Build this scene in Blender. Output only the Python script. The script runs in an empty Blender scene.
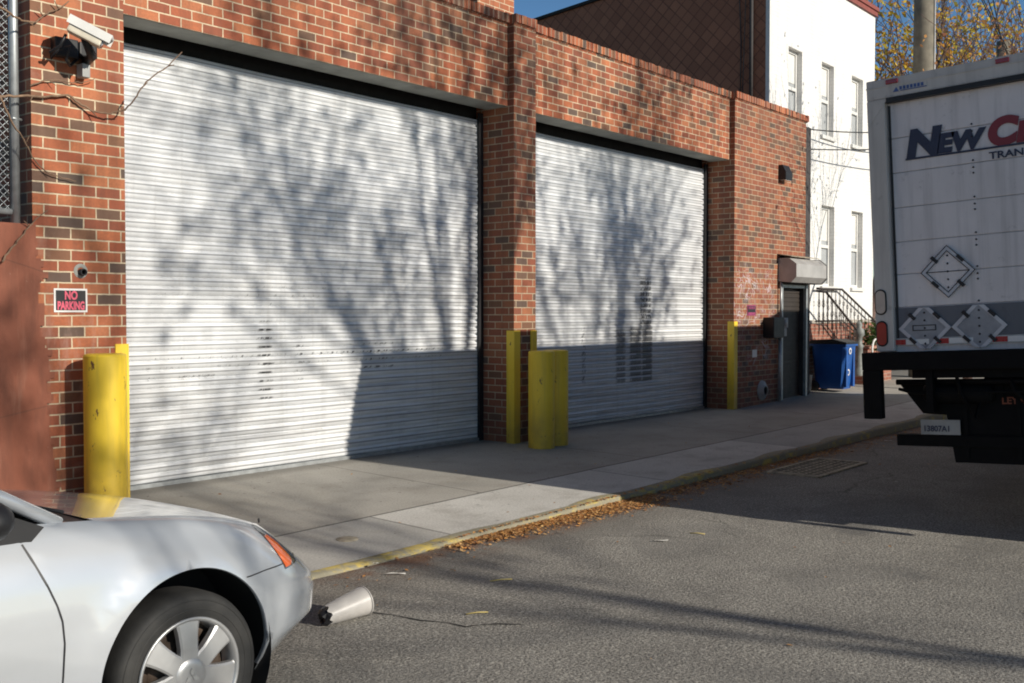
import bpy, bmesh, math, random
from mathutils import Vector, Matrix
from mathutils.geometry import delaunay_2d_cdt
R = math.radians
sc = bpy.context.scene
COL = sc.collection
random.seed(7)

# ------------------------------------------------------------------ camera
F = 1050.0
AL = math.atan(853 / F)
PIT = math.atan(28.5 / F)
FW = Vector((math.cos(AL) * math.cos(PIT), math.sin(AL) * math.cos(PIT), -math.sin(PIT)))
RT = Vector((math.sin(AL), -math.cos(AL), 0))
UP = RT.cross(FW)
CAM = Vector((0, 0, 1.6))
cd = bpy.data.cameras.new('camera')
cam = bpy.data.objects.new('camera', cd)
COL.objects.link(cam)
cam.location = CAM
cam.rotation_euler = FW.to_track_quat('-Z', 'Y').to_euler()
cd.sensor_width = 36
cd.lens = F / 1024 * 36
cd.clip_end = 2000
cd.clip_start = .05
sc.camera = cam


def at(x, y, axis, val):
    d = FW + RT * ((x - 512) / F) - UP * ((y - 341.5) / F)
    i = 'xyz'.index(axis)
    return CAM + d * ((val - CAM[i]) / d[i])


# ------------------------------------------------------------------ light
SX, SY, SZ = .10, -1.0, .43
S = Vector((SX, SY, SZ)).normalized()
ELEV = math.asin(S.z)
ROT = math.atan2(S.x, S.y)
w = bpy.data.worlds.new("World")
sc.world = w
w.use_nodes = True
nt = w.node_tree
sky = nt.nodes.new('ShaderNodeTexSky')
sky.sky_type = 'NISHITA'
sky.sun_disc = False
sky.sun_elevation = ELEV
sky.sun_rotation = ROT
sky.air_density = 1.0
sky.dust_density = .15
sky.ozone_density = 4.0
bg = nt.nodes['Background']
bg.inputs[1].default_value = .040
hsv = nt.nodes.new('ShaderNodeHueSaturation')
hsv.inputs['Saturation'].default_value = 1.12
nt.links.new(sky.outputs[0], hsv.inputs['Color'])
geo = nt.nodes.new('ShaderNodeTexCoord')
sep = nt.nodes.new('ShaderNodeSeparateXYZ')
nt.links.new(geo.outputs['Generated'], sep.inputs[0])
mr = nt.nodes.new('ShaderNodeMapRange')          # brighter, hazier band of sky low over the houses
mr.interpolation_type = 'SMOOTHSTEP'
for k, v in ((1, .22), (2, .5), (3, 2.6), (4, 1.0)):
    mr.inputs[k].default_value = v
nt.links.new(sep.outputs[2], mr.inputs[0])
vm = nt.nodes.new('ShaderNodeVectorMath')
vm.operation = 'SCALE'
nt.links.new(hsv.outputs[0], vm.inputs[0])
nt.links.new(mr.outputs[0], vm.inputs['Scale'])
nt.links.new(vm.outputs[0], bg.inputs[0])
sd = bpy.data.lights.new('sun', 'SUN')
sd.energy = 5.0
sd.angle = R(.5)
sd.color = (1, .93, .81)
sun = bpy.data.objects.new('sun', sd)
COL.objects.link(sun)
sun.location = S * 60
sun.rotation_euler = S.to_track_quat('Z', 'Y').to_euler()
sc.view_settings.view_transform = 'Standard'
sc.view_settings.look = 'None'
sc.view_settings.exposure = 0
sc.cycles.filter_width = 1.9


# ------------------------------------------------------------------ materials
class NT:
    def __init__(s, name):
        s.m = bpy.data.materials.new(name)
        s.m.use_nodes = True
        s.t = s.m.node_tree
        s.b = s.t.nodes['Principled BSDF']

    def n(s, typ, **kw):
        n = s.t.nodes.new('ShaderNode' + typ)
        for k, v in kw.items():
            setattr(n, k, v)
        return n

    def l(s, a, b):
        s.t.links.new(a, b)

    def coord(s, which='Object', scale=None):
        tc = s.n('TexCoord')
        o = tc.outputs[which]
        if scale is not None:
            mp = s.n('Mapping')
            mp.inputs['Scale'].default_value = scale if hasattr(scale, '__len__') else (scale,) * 3
            s.l(o, mp.inputs[0])
            o = mp.outputs[0]
        return o

    def noise(s, scale=5, detail=4, rough=.55, vec=None, which='Object', vs=None, dist=0):
        n = s.n('TexNoise')
        n.inputs['Scale'].default_value = scale
        n.inputs['Detail'].default_value = detail
        n.inputs['Roughness'].default_value = rough
        n.inputs['Distortion'].default_value = dist
        s.l(vec if vec is not None else s.coord(which, vs), n.inputs['Vector'])
        return n.outputs['Fac']

    def ramp(s, fac, stops, interp='LINEAR'):
        r = s.n('ValToRGB')
        r.color_ramp.interpolation = interp
        e = r.color_ramp.elements
        while len(e) < len(stops):
            e.new(.5)
        for i, (p, c) in enumerate(stops):
            e[i].position = p
            e[i].color = (c, c, c, 1) if not hasattr(c, '__len__') else (*c, 1)
        s.l(fac, r.inputs[0])
        return r.outputs[0]

    def mix(s, fac, a, b, typ='MIX'):
        n = s.n('Mix', data_type='RGBA', blend_type=typ)
        for v, i in ((fac, 0), (a, 6), (b, 7)):
            if hasattr(v, 'is_output'):
                s.l(v, n.inputs[i])
            else:
                n.inputs[i].default_value = v if i == 0 else (*v, 1)
        return n.outputs[2]

    def math(s, op, a, b=0, c=0):
        n = s.n('Math', operation=op)
        for i, v in enumerate((a, b, c)):
            if hasattr(v, 'is_output'):
                s.l(v, n.inputs[i])
            else:
                n.inputs[i].default_value = v
        return n.outputs[0]

    def bump(s, h, strength=.3, dist=.01):
        n = s.n('Bump')
        n.inputs['Strength'].default_value = strength
        n.inputs['Distance'].default_value = dist
        s.l(h, n.inputs['Height'])
        s.l(n.outputs[0], s.b.inputs['Normal'])

    def color(s, c):
        if hasattr(c, 'is_output'):
            s.l(c, s.b.inputs['Base Color'])
        else:
            s.b.inputs['Base Color'].default_value = (*c, 1)

    def set(s, **kw):
        for k, v in kw.items():
            i = s.b.inputs[k]
            if hasattr(v, 'is_output'):
                s.l(v, i)
            else:
                i.default_value = v
        return s

    def sep(s, vec):
        n = s.n('SeparateXYZ')
        s.l(vec, n.inputs[0])
        return n.outputs

    def band(s, v, a, b, soft=.01):
        # 1 inside [a,b]
        n1 = s.n('MapRange', interpolation_type='SMOOTHSTEP')
        n2 = s.n('MapRange', interpolation_type='SMOOTHSTEP')
        for n, p, q in ((n1, a - soft, a + soft), (n2, b + soft, b - soft)):
            s.l(v, n.inputs[0])
            n.inputs[1].default_value = p if p < q else q
            n.inputs[2].default_value = q if p < q else p
            n.inputs[3].default_value = 0 if p < q else 1
            n.inputs[4].default_value = 1 if p < q else 0
        return s.math('MULTIPLY', n1.outputs[0], n2.outputs[0])


def pm(name, col, rough=.6, metal=0, var=.18, scale=6, bump=.0, bscale=60, coat=0, spec=.5):
    t = NT(name)
    f = t.noise(scale, 5)
    lo = tuple(c * (1 - var) for c in col)
    hi = tuple(min(1, c * (1 + var)) for c in col)
    t.color(t.mix(t.ramp(f, [(.3, 0), (.7, 1)]), lo, hi))
    rf = t.noise(scale * 2.3, 3)
    t.set(Roughness=t.math('MULTIPLY_ADD', rf, .25, max(0, rough - .125)), Metallic=metal)
    t.b.inputs['Coat Weight'].default_value = coat
    t.b.inputs['Specular IOR Level'].default_value = spec
    if bump:
        t.bump(t.noise(bscale, 4), bump, .01)
    return t.m


def brick_mat(name, ramp, mortar, bw=.2032, rh=.0813, ms=.011, off=.5, weather=.35, dirt=.0, z0=.12, graff=False, stains=True):
    t = NT(name)
    uv = t.coord('UV')
    mp = t.n('Mapping')
    mp.inputs['Location'].default_value = (0.05, -z0, 0)
    t.l(uv, mp.inputs[0])
    # slight wobble so the courses are hand laid
    wob = t.n('TexNoise')
    wob.inputs['Scale'].default_value = 14
    wob.inputs['Detail'].default_value = 3
    t.l(uv, wob.inputs['Vector'])
    vm = t.n('VectorMath', operation='MULTIPLY_ADD')
    t.l(wob.outputs['Color'], vm.inputs[0])
    vm.inputs[1].default_value = (.007, .006, 0)
    t.l(mp.outputs[0], vm.inputs[2])
    br = t.n('TexBrick')
    br.offset = off
    br.inputs['Color1'].default_value = (0, 0, 0, 1)
    br.inputs['Color2'].default_value = (1, 1, 1, 1)
    br.inputs['Mortar'].default_value = (.5, .5, .5, 1)
    br.inputs['Scale'].default_value = 1
    br.inputs['Mortar Size'].default_value = ms / 2
    br.inputs['Mortar Smooth'].default_value = .25
    br.inputs['Bias'].default_value = 0
    br.inputs['Brick Width'].default_value = bw
    br.inputs['Row Height'].default_value = rh
    t.l(vm.outputs[0], br.inputs['Vector'])
    bc = t.ramp(br.outputs['Color'], ramp, 'CONSTANT')
    fine = t.noise(45, 5, .6, uv)
    bc = t.mix(t.ramp(fine, [(.3, .0), (.75, .38)]), bc, (.13, .055, .033))
    big = t.noise(1.3, 4, .6, uv)
    bc = t.mix(t.math('MULTIPLY', t.ramp(big, [(.35, 0), (.7, 1)]), weather), bc, (.17, .075, .05))
    mfine = t.noise(25, 4, .6, uv)
    mc = t.mix(t.ramp(mfine, [(.3, 0), (.7, 1)]), tuple(c * .72 for c in mortar), mortar)
    c = t.mix(br.outputs['Fac'], bc, mc)
    sx, sy, sz = t.sep(uv)
    if stains:
        st = t.noise(1, 4, .6, t.coord('UV', (7, .5, 1)))
        c = t.mix(t.math('MULTIPLY', t.ramp(st, [(.48, 0), (.75, 1)]), .5), c, (.085, .045, .032))
        low = t.band(sy, -1, .5, .35)
        lown = t.noise(5, 4, .6, uv)
        c = t.mix(t.math('MULTIPLY', t.math('MULTIPLY', low, lown), .9), c, (.045, .035, .03))
    if stains:
        top = t.math('MULTIPLY', t.band(sy, 4.35, 5.2, .3), t.ramp(t.noise(1, 4, .6, t.coord('UV', (5, .8, 1))), [(.42, 0), (.7, 1)]))
        c = t.mix(t.math('MULTIPLY', top, .45), c, (.07, .045, .035))
        ef = t.ramp(t.noise(3.1, 5, .65, uv), [(.62, 0), (.78, 1)])
        c = t.mix(t.math('MULTIPLY', ef, .22), c, (.55, .42, .33))
    if graff:
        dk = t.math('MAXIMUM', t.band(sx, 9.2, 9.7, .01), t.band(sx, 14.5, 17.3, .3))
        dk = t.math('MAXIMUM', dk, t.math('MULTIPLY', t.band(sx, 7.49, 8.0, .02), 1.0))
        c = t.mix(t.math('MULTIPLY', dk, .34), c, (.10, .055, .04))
    if dirt:
        c = t.mix(dirt, c, (.05, .04, .035))
    if graff:
        g = t.n('TexNoise')
        g.inputs['Scale'].default_value = 3.2
        g.inputs['Detail'].default_value = 2
        g.inputs['Distortion'].default_value = 1.6
        t.l(uv, g.inputs['Vector'])
        ln = t.math('ABSOLUTE', t.math('SUBTRACT', g.outputs['Fac'], .5))
        ln = t.ramp(ln, [(.008, 1), (.03, 0)])
        msk = t.math('MULTIPLY', t.band(sx, 14.6, 16.0, .2), t.band(sy, .75, 2.25, .25))
        patch = t.ramp(t.noise(2.1, 2, .5, uv), [(.42, 0), (.58, 1)])
        c = t.mix(t.math('MULTIPLY', t.math('MULTIPLY', ln, msk), t.math('MULTIPLY', patch, .7)), c, (.62, .57, .62))
        haze = t.noise(7, 4, .6, uv)
        c = t.mix(t.math('MULTIPLY', t.math('MULTIPLY', t.ramp(haze, [(.5, 0), (.72, 1)]), msk), .4), c, (.42, .38, .40))
        # pale scrubbed patches on the left pier around the sign
        m2 = t.math('MULTIPLY', t.band(sx, 3.8, 4.25, .1), t.band(sy, .9, 1.7, .15))
        c = t.mix(t.math('MULTIPLY', t.math('MULTIPLY', t.ramp(t.noise(9, 4, .6, t.coord('UV', (1.5, .5, 1))), [(.48, 0), (.75, 1)]), m2), .5), c, (.5, .33, .27))
    t.color(c)
    t.set(Roughness=.82)
    h = t.math('MULTIPLY_ADD', fine, .3, t.math('SUBTRACT', 1, br.outputs['Fac']))
    t.bump(h, .6, .008)
    return t.m


RB = [(0, (.48, .128, .054)), (.14, (.54, .165, .068)), (.28, (.39, .10, .045)), (.42, (.57, .195, .082)),
      (.56, (.47, .138, .058)), (.69, (.33, .092, .046)), (.82, (.18, .108, .072)), (.88, (.12, .092, .074)), (.93, (.25, .12, .064))]
M = {}
M['brick'] = brick_mat('red_brick', RB, (.74, .60, .41), ms=.0125, graff=True)
M['rowlock'] = brick_mat('rowlock_brick', RB, (.42, .34, .25), bw=.0813, rh=.22, z0=.2, weather=.7, stains=False)
M['dark_brick'] = brick_mat('dark_brick', [(0, (.12, .06, .045)), (.5, (.09, .05, .04)), (.8, (.15, .07, .05))], (.15, .12, .1))
M['stoop_brick'] = brick_mat('stoop_brick', [(0, (.33, .11, .07)), (.4, (.25, .085, .06)), (.7, (.38, .15, .1))], (.45, .38, .3), bw=.2, rh=.07, z0=0, stains=False)


def door_mat(name, n):
    t = NT(name)
    uv = t.coord('UV')
    sx, sy, sz = t.sep(uv)
    big = t.noise(1, 4, .6, t.coord('UV', (1.2, 3.5, 1)))
    c = t.mix(t.ramp(big, [(.3, 0), (.7, 1)]), (.78, .80, .83), (.90, .905, .91))
    # each slat weathers a little differently
    row = t.math('FLOOR', t.math('DIVIDE', t.math('SUBTRACT', sy, .12), .08))
    wn = t.n('TexWhiteNoise', noise_dimensions='1D')
    t.l(row, wn.inputs['W'])
    rowmask = t.ramp(wn.outputs['Value'], [(.0, .80), (1, 1)])
    c = t.mix(1.0, c, rowmask, 'MULTIPLY')
    # grooves are drawn darker, unevenly along their length
    fr = t.math('FRACT', t.math('DIVIDE', t.math('SUBTRACT', sy, .12), .08))
    gr = t.math('MAXIMUM', t.ramp(fr, [(.0, 1), (.10, 0)]), t.ramp(fr, [(.84, 0), (.96, 1)]))
    gn = t.noise(1, 4, .6, t.coord('UV', (1.0, 30, 1)))
    c = t.mix(t.math('MULTIPLY', gr, t.math('MULTIPLY_ADD', gn, .5, .52)), c, (.085, .085, .09))
    # vertical rain streaks
    vs = t.noise(1, 5, .65, t.coord('UV', (9, .35, 1)))
    c = t.mix(t.math('MULTIPLY', t.ramp(vs, [(.52, 0), (.75, 1)]), .30), c, (.25, .24, .22))
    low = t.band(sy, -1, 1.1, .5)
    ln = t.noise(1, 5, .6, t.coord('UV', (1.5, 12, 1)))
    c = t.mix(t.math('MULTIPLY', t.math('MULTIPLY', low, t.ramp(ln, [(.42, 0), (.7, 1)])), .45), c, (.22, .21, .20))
    ridge = t.math('MULTIPLY', t.ramp(fr, [(.25, 0), (.38, 1)]), t.ramp(fr, [(.6, 1), (.74, 0)]))
    sp = t.noise(1, 3, .7, t.coord('UV', (28, 10, 1)))

    def scuff(x0, x1, z0, z1, amount, th=.5, use_ridge=True, soft=.03):
        nonlocal c
        m = t.math('MULTIPLY', t.band(sx, x0, x1, soft), t.band(sy, z0, z1, .04))
        k = t.ramp(sp, [(th, 0), (th + .09, 1)])
        k = t.math('MULTIPLY', m, k)
        if use_ridge:
            k = t.math('MULTIPLY', k, ridge)
        c = t.mix(t.math('MULTIPLY', k, amount), c, (.022, .022, .024))
    if n == 1:
        scuff(6.09, 6.24, .78, 1.52, 1, .40)
        scuff(6.52, 6.62, .90, 1.42, .8, .5)
        scuff(7.40, 7.85, 1.0, 1.30, .9, .50)
        scuff(6.8, 8.6, 1.19, 1.25, .9, .50)
        scuff(4.9, 8.7, 1.12, 1.24, .9, .54)
        scuff(4.5, 6.4, 1.62, 1.78, .8, .60)
        scuff(4.9, 5.6, .98, 1.08, .8, .52)
        scuff(6.0, 7.6, 1.75, 1.86, .5, .54)
    else:
        scuff(12.10, 12.33, .62, 1.36, .72, .34, False, .03)
        scuff(12.45, 12.74, .62, 1.40, .78, .30, False, .03)
        scuff(12.76, 13.02, .62, 1.40, .82, .28, False, .03)
        scuff(12.70, 12.99, 1.40, 2.10, .85, .40, False, .03)
        scuff(11.28, 11.36, .68, 1.40, .8, .46, False, .02)
        scuff(10.5, 13.9, .80, 1.05, .7, .6)
    t.color(c)
    t.set(Roughness=.42, Metallic=.1)
    t.bump(t.noise(30, 4, .6, uv), .06, .01)
    return t.m


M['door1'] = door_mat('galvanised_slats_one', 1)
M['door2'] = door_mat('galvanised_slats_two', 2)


def asphalt_mat():
    t = NT('asphalt')
    uv = t.coord('Object')
    big = t.noise(.35, 5, .6)
    mid = t.noise(2.2, 5, .6)
    fine = t.noise(70, 3, .75)
    fine2 = t.noise(30, 3, .75)
    c = t.mix(t.ramp(big, [(.35, 0), (.65, 1)]), (.33, .312, .278), (.43, .405, .36))
    c = t.mix(t.math('MULTIPLY', t.ramp(mid, [(.42, 0), (.7, 1)]), .5), c, (.19, .18, .165))
    c = t.mix(t.ramp(fine, [(.41, .85), (.55, 0)]), c, (.075, .07, .066))
    c = t.mix(t.ramp(fine2, [(.55, 0), (.69, .75)]), c, (.56, .53, .47))
    vo = t.n('TexVoronoi')
    vo.inputs['Scale'].default_value = 42
    t.l(uv, vo.inputs['Vector'])
    st = t.ramp(vo.outputs['Distance'], [(.12, 1), (.30, 0)])
    wn = t.sep(vo.outputs['Color'])[0]
    st = t.math('MULTIPLY', st, t.ramp(wn, [(.55, 0), (.6, 1)]))
    c = t.mix(t.math('MULTIPLY', st, .7), c, (.62, .58, .50))
    cr = t.n('TexVoronoi', feature='DISTANCE_TO_EDGE')
    cr.inputs['Scale'].default_value = .55
    wv = t.n('TexNoise')
    wv.inputs['Scale'].default_value = 2.5
    wv.inputs['Detail'].default_value = 5
    t.l(uv, wv.inputs['Vector'])
    va = t.n('VectorMath', operation='MULTIPLY_ADD')
    t.l(wv.outputs['Color'], va.inputs[0])
    va.inputs[1].default_value = (.45, .45, 0)
    t.l(uv, va.inputs[2])
    t.l(va.outputs[0], cr.inputs['Vector'])
    crm = t.math('MULTIPLY', t.ramp(cr.outputs['Distance'], [(.001, 1), (.006, 0)]), t.ramp(t.noise(.7, 3), [(.5, 0), (.62, .6)]))
    c = t.mix(crm, c, (.05, .047, .043))
    patch = t.ramp(t.noise(.55, 1, .4, vs=(1, 1.6, 1)), [(.56, 0), (.575, .28)])
    c = t.mix(patch, c, (.17, .165, .155))
    # darker, older band along the gutter and oil drips
    sx, sy, sz = t.sep(uv)
    gut = t.band(sy, 4.25, 5.2, .3)
    c = t.mix(t.math('MULTIPLY', gut, .4), c, (.16, .14, .115))
    mould = t.math('MULTIPLY', t.math('MULTIPLY', t.band(sy, 4.55, 5.0, .16), t.band(sx, 4.2, 15, .4)), t.ramp(t.noise(3.2, 5, .7), [(.42, 0), (.62, .75)]))
    c = t.mix(mould, c, (.20, .085, .038))
    oil = t.noise(1.1, 2, .5)
    c = t.mix(t.ramp(oil, [(.66, 0), (.74, .45)]), c, (.12, .12, .12))
    t.color(c)
    t.set(Roughness=.85)
    t.b.inputs['Specular IOR Level'].default_value = .3
    t.bump(t.math('ADD', fine, t.math('MULTIPLY', fine2, .7)), .8, .010)
    return t.m


def concrete_walk():
    t = NT('sidewalk_concrete')
    uv = t.coord('UV')
    sx, sy, sz = t.sep(uv)
    big = t.noise(.9, 5, .6, uv)
    fine = t.noise(60, 4, .7, uv)
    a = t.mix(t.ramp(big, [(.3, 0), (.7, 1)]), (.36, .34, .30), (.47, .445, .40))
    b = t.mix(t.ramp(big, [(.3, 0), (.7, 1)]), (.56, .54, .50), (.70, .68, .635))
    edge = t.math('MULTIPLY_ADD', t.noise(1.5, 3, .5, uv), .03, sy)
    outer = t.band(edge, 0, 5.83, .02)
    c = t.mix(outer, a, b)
    # slabs in the outer strip: tone changes per slab
    ix = t.math('FLOOR', t.math('DIVIDE', t.math('ADD', sx, .35), 2.9))
    wn = t.n('TexWhiteNoise', noise_dimensions='1D')
    t.l(ix, wn.inputs['W'])
    tone = t.ramp(wn.outputs['Value'], [(0, .74), (1, 1.0)])
    c = t.mix(outer, c, t.mix(1.0, c, tone, 'MULTIPLY'))
    pat = t.noise(2.4, 5, .65, uv)
    c = t.mix(t.math('MULTIPLY', t.ramp(pat, [(.5, 0), (.72, 1)]), .5), c, (.27, .245, .21))
    c = t.mix(t.ramp(fine, [(.35, .35), (.6, 0)]), c, (.12, .11, .1))
    spots = t.noise(16, 2, .5, uv)
    c = t.mix(t.ramp(spots, [(.68, 0), (.74, .6)]), c, (.09, .08, .07))
    jx = t.math('ABSOLUTE', t.math('SUBTRACT', t.math('FRACT', t.math('DIVIDE', t.math('ADD', sx, .35), 2.9)), .5))
    jl = t.math('MULTIPLY', t.ramp(jx, [(.4955, 0), (.498, 1)]), outer)
    jy = t.band(edge, 5.82, 5.845, .006)
    # driveway control joints
    jx2 = t.math('ABSOLUTE', t.math('SUBTRACT', t.math('FRACT', t.math('DIVIDE', t.math('ADD', sx, 1.2), 2.65)), .5))
    jl2 = t.math('MULTIPLY', t.ramp(jx2, [(.496, 0), (.4985, 1)]), t.math('SUBTRACT', 1, outer))
    j = t.math('MAXIMUM', t.math('MAXIMUM', jl, jy), jl2)
    c = t.mix(t.math('MULTIPLY', j, .75), c, (.05, .047, .042))
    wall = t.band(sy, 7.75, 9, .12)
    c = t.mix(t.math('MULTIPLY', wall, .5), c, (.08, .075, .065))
    t.color(c)
    t.set(Roughness=.88)
    t.b.inputs['Specular IOR Level'].default_value = .3
    t.bump(t.math('SUBTRACT', fine, t.math('MULTIPLY', j, 3)), .3, .006)
    return t.m


def kerb_mat():
    t = NT('yellow_kerb')
    uv = t.coord('UV')
    p = t.noise(7, 5, .7, uv)
    big = t.noise(1.1, 3, .6, uv)
    k = t.math('MULTIPLY_ADD', p, .6, t.math('MULTIPLY', big, .5))
    y = t.mix(t.noise(20, 4, .6, uv), (.46, .33, .06), (.58, .45, .13))
    con = t.mix(t.noise(30, 4, .6, uv), (.20, .18, .12), (.34, .31, .23))
    t.color(t.mix(t.ramp(k, [(.56, 0), (.64, .88)]), con, y))
    t.set(Roughness=.85)
    t.bump(p, .4, .01)
    return t.m


def yellow_post():
    t = NT('yellow_paint')
    uv = t.coord('Object')
    a = t.mix(t.noise(3, 4, .6), (.85, .57, .028), (.92, .66, .06))
    chips = t.ramp(t.noise(9, 5, .7, vs=(1.4, 1.4, .55)), [(.63, 0), (.665, 1)])
    a = t.mix(chips, a, (.16, .07, .035))
    z = t.sep(uv)[2]
    dirt = t.math('MULTIPLY', t.band(z, -1, .35, .3), t.noise(6, 4, .6))
    a = t.mix(t.math('MULTIPLY', dirt, 1.0), a, (.13, .075, .035))
    streak = t.ramp(t.noise(1, 4, .6, vs=(18, 18, 1.5)), [(.5, 0), (.75, .3)])
    a = t.mix(streak, a, (.30, .22, .05))
    t.color(a)
    t.set(Roughness=.5)
    t.bump(t.noise(25, 3), .08, .01)
    return t.m


def stucco():
    t = NT('brown_red_stucco')
    a = t.mix(t.ramp(t.noise(1.6, 5, .6), [(.3, 0), (.7, 1)]), (.225, .074, .042), (.285, .10, .06))
    a = t.mix(t.ramp(t.noise(14, 5, .7), [(.66, 0), (.72, .7)]), a, (.40, .24, .18))
    a = t.mix(t.ramp(t.noise(3, 4, .6, vs=(3, 3, .6)), [(.45, 0), (.75, .75)]), a, (.13, .05, .032))
    cr = t.n('TexVoronoi', feature='DISTANCE_TO_EDGE')
    cr.inputs['Scale'].default_value = 1.4
    t.l(t.coord('Object', (1, 1, .8)), cr.inputs['Vector'])
    a = t.mix(t.math('MULTIPLY', t.ramp(cr.outputs['Distance'], [(.002, 1), (.008, 0)]), .5), a, (.10, .045, .03))
    a = t.mix(t.ramp(t.noise(1, 5, .7, vs=(6, 6, .8)), [(.58, 0), (.72, .4)]), a, (.36, .19, .13))
    t.color(a)
    t.set(Roughness=.85)
    t.bump(t.noise(60, 4, .7), .3, .008)
    return t.m


def shingle():
    t = NT('brown_shingle')
    uv = t.coord('UV')
    rot = t.n('Mapping')
    rot.inputs['Rotation'].default_value = (0, 0, R(45))
    t.l(uv, rot.inputs[0])
    br = t.n('TexBrick')
    br.offset = 0
    br.inputs['Color1'].default_value = (.44, .19, .11, 1)
    br.inputs['Color2'].default_value = (.32, .135, .08, 1)
    br.inputs['Mortar'].default_value = (.17, .075, .05, 1)
    br.inputs['Scale'].default_value = 1
    br.inputs['Mortar Size'].default_value = .012
    br.inputs['Mortar Smooth'].default_value = .6
    br.inputs['Brick Width'].default_value = .19
    br.inputs['Row Height'].default_value = .19
    t.l(rot.outputs[0], br.inputs['Vector'])
    c = t.mix(t.ramp(t.noise(1.2, 4, .6, uv), [(.35, 0), (.7, .5)]), br.outputs['Color'], (.34, .15, .09))
    t.color(c)
    t.set(Roughness=.9)
    t.bump(t.math('SUBTRACT', 1, br.outputs['Fac']), .4, .01)
    return t.m


def white_brick():
    t = NT('white_painted_brick')
    uv = t.coord('UV')
    br = t.n('TexBrick')
    br.inputs['Color1'].default_value = (.80, .79, .77, 1)
    br.inputs['Color2'].default_value = (.74, .73, .71, 1)
    br.inputs['Mortar'].default_value = (.66, .65, .63, 1)
    br.inputs['Scale'].default_value = 1
    br.inputs['Mortar Size'].default_value = .005
    br.inputs['Brick Width'].default_value = .2
    br.inputs['Row Height'].default_value = .07
    t.l(uv, br.inputs['Vector'])
    c = t.mix(t.ramp(t.noise(1, 4, .6, t.coord('UV', (4, .5, 1))), [(.5, 0), (.8, .3)]), br.outputs['Color'], (.5, .48, .44))
    t.color(c)
    t.set(Roughness=.7)
    t.bump(t.math('SUBTRACT', 1, br.outputs['Fac']), .3, .005)
    return t.m


def random_island(name, stops, rough=.8, trans=.0):
    t = NT(name)
    g = t.n('NewGeometry')
    c = t.ramp(g.outputs['Random Per Island'], stops)
    t.color(t.mix(t.noise(30, 3), c, t.mix(1.0, c, (.55, .5, .45), 'MULTIPLY')))
    t.set(Roughness=rough)
    t.b.inputs['Specular IOR Level'].default_value = .25
    if trans:
        tr = t.n('BsdfTranslucent')
        t.l(c, tr.inputs[0])
        mx = t.n('MixShader')
        mx.inputs[0].default_value = trans
        t.l(t.b.outputs[0], mx.inputs[1])
        t.l(tr.outputs[0], mx.inputs[2])
        t.l(mx.outputs[0], t.t.nodes['Material Output'].inputs[0])
    return t.m


def glass(name, tint=(.02, .025, .03), rough=.04):
    t = NT(name)
    t.color(t.mix(t.noise(3, 2), tint, tuple(c * 1.5 for c in tint)))
    t.set(Roughness=rough)
    t.b.inputs['Specular IOR Level'].default_value = .8
    return t.m


M['asphalt'] = asphalt_mat()
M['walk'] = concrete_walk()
M['kerb'] = kerb_mat()
M['yellow'] = yellow_post()
M['stucco'] = stucco()
M['shingle'] = shingle()
M['white_brick'] = white_brick()
M['ground'] = pm('dirt_ground', (.14, .125, .10), .9, scale=.6, bump=.3)
M['tar'] = pm('tar_crack', (.025, .024, .022), .8)
M['concrete'] = pm('concrete', (.30, .30, .28), .85, scale=4, bump=.2)
M['lintel'] = pm('lintel_concrete', (.32, .33, .30), .85, scale=3, var=.25, bump=.2)
M['dark_metal'] = pm('dark_metal', (.025, .025, .028), .5, .3)
M['black'] = pm('black_plastic', (.012, .012, .014), .5)
M['underside'] = pm('deep_black_steel', (.0045, .0045, .005), .7, spec=.15)  # very deep, dull black for all the truck's underparts
M['blackcavity'] = pm('cavity_black', (.012, .012, .012), .9)  # black wheel liners; also darkness of the door cavities put into the colour
M['steel'] = pm('galvanised_steel', (.42, .44, .45), .45, .6, scale=14)
M['grey_paint'] = pm('grey_painted_metal', (.42, .41, .40), .45, .1, scale=5, var=.12)
M['white_paint'] = pm('white_painted_metal', (.74, .73, .70), .4, scale=5, var=.06)
M['cream'] = pm('cream_enamel', (.68, .62, .50), .4, scale=9, var=.15)
M['grey_box'] = pm('grey_enamel', (.34, .34, .33), .5, scale=7)
M['brown_door'] = pm('dark_brown_shutter', (.035, .027, .022), .6, scale=5)
M['drain'] = pm('dark_grey_matte', (.05, .045, .045), .8, scale=5)  # even dark grey for the garage end strip and the downpipes
M['rust_iron'] = pm('rusty_cast_iron', (.38, .33, .25), .75, .3, scale=18, var=.4, bump=.2)
M['hole'] = pm('drain_hole', (.006, .006, .006), .95)
M['bark'] = pm('grey_bark', (.11, .085, .065), .9, scale=12, var=.35, bump=.5, bscale=40)
M['bark_thin'] = pm('reddish_twig_bark', (.14, .085, .07), .85, scale=12, var=.3)
M['vine'] = pm('dry_vine_bark', (.22, .14, .09), .85, scale=20, var=.3)
M['pole_wood'] = pm('weathered_pole_wood', (.17, .15, .115), .85, scale=5, var=.3, bump=.3)
M['cornice'] = pm('dark_red_trim', (.26, .07, .055), .6, scale=5)
M['iron'] = pm('wrought_iron', (.05, .04, .038), .6, .3)
M['newel'] = pm('grey_green_cast_iron', (.20, .21, .20), .6, .2, scale=10)
M['stone'] = pm('stair_stone', (.42, .38, .33), .85, scale=4)
M['bin'] = pm('blue_plastic', (.013, .085, .32), .4, scale=3, var=.2)
M['shrub'] = random_island('shrub_leaves', [(0, (.03, .07, .015)), (.5, (.06, .11, .025)), (1, (.10, .15, .04))], trans=.3)
M['autumn'] = random_island('autumn_leaves', [(0, (.62, .56, .10)), (.3, (.85, .66, .09)), (.55, (.92, .60, .08)), (.78, (.82, .42, .08)), (1, (.60, .3, .14))], trans=.55)
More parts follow.
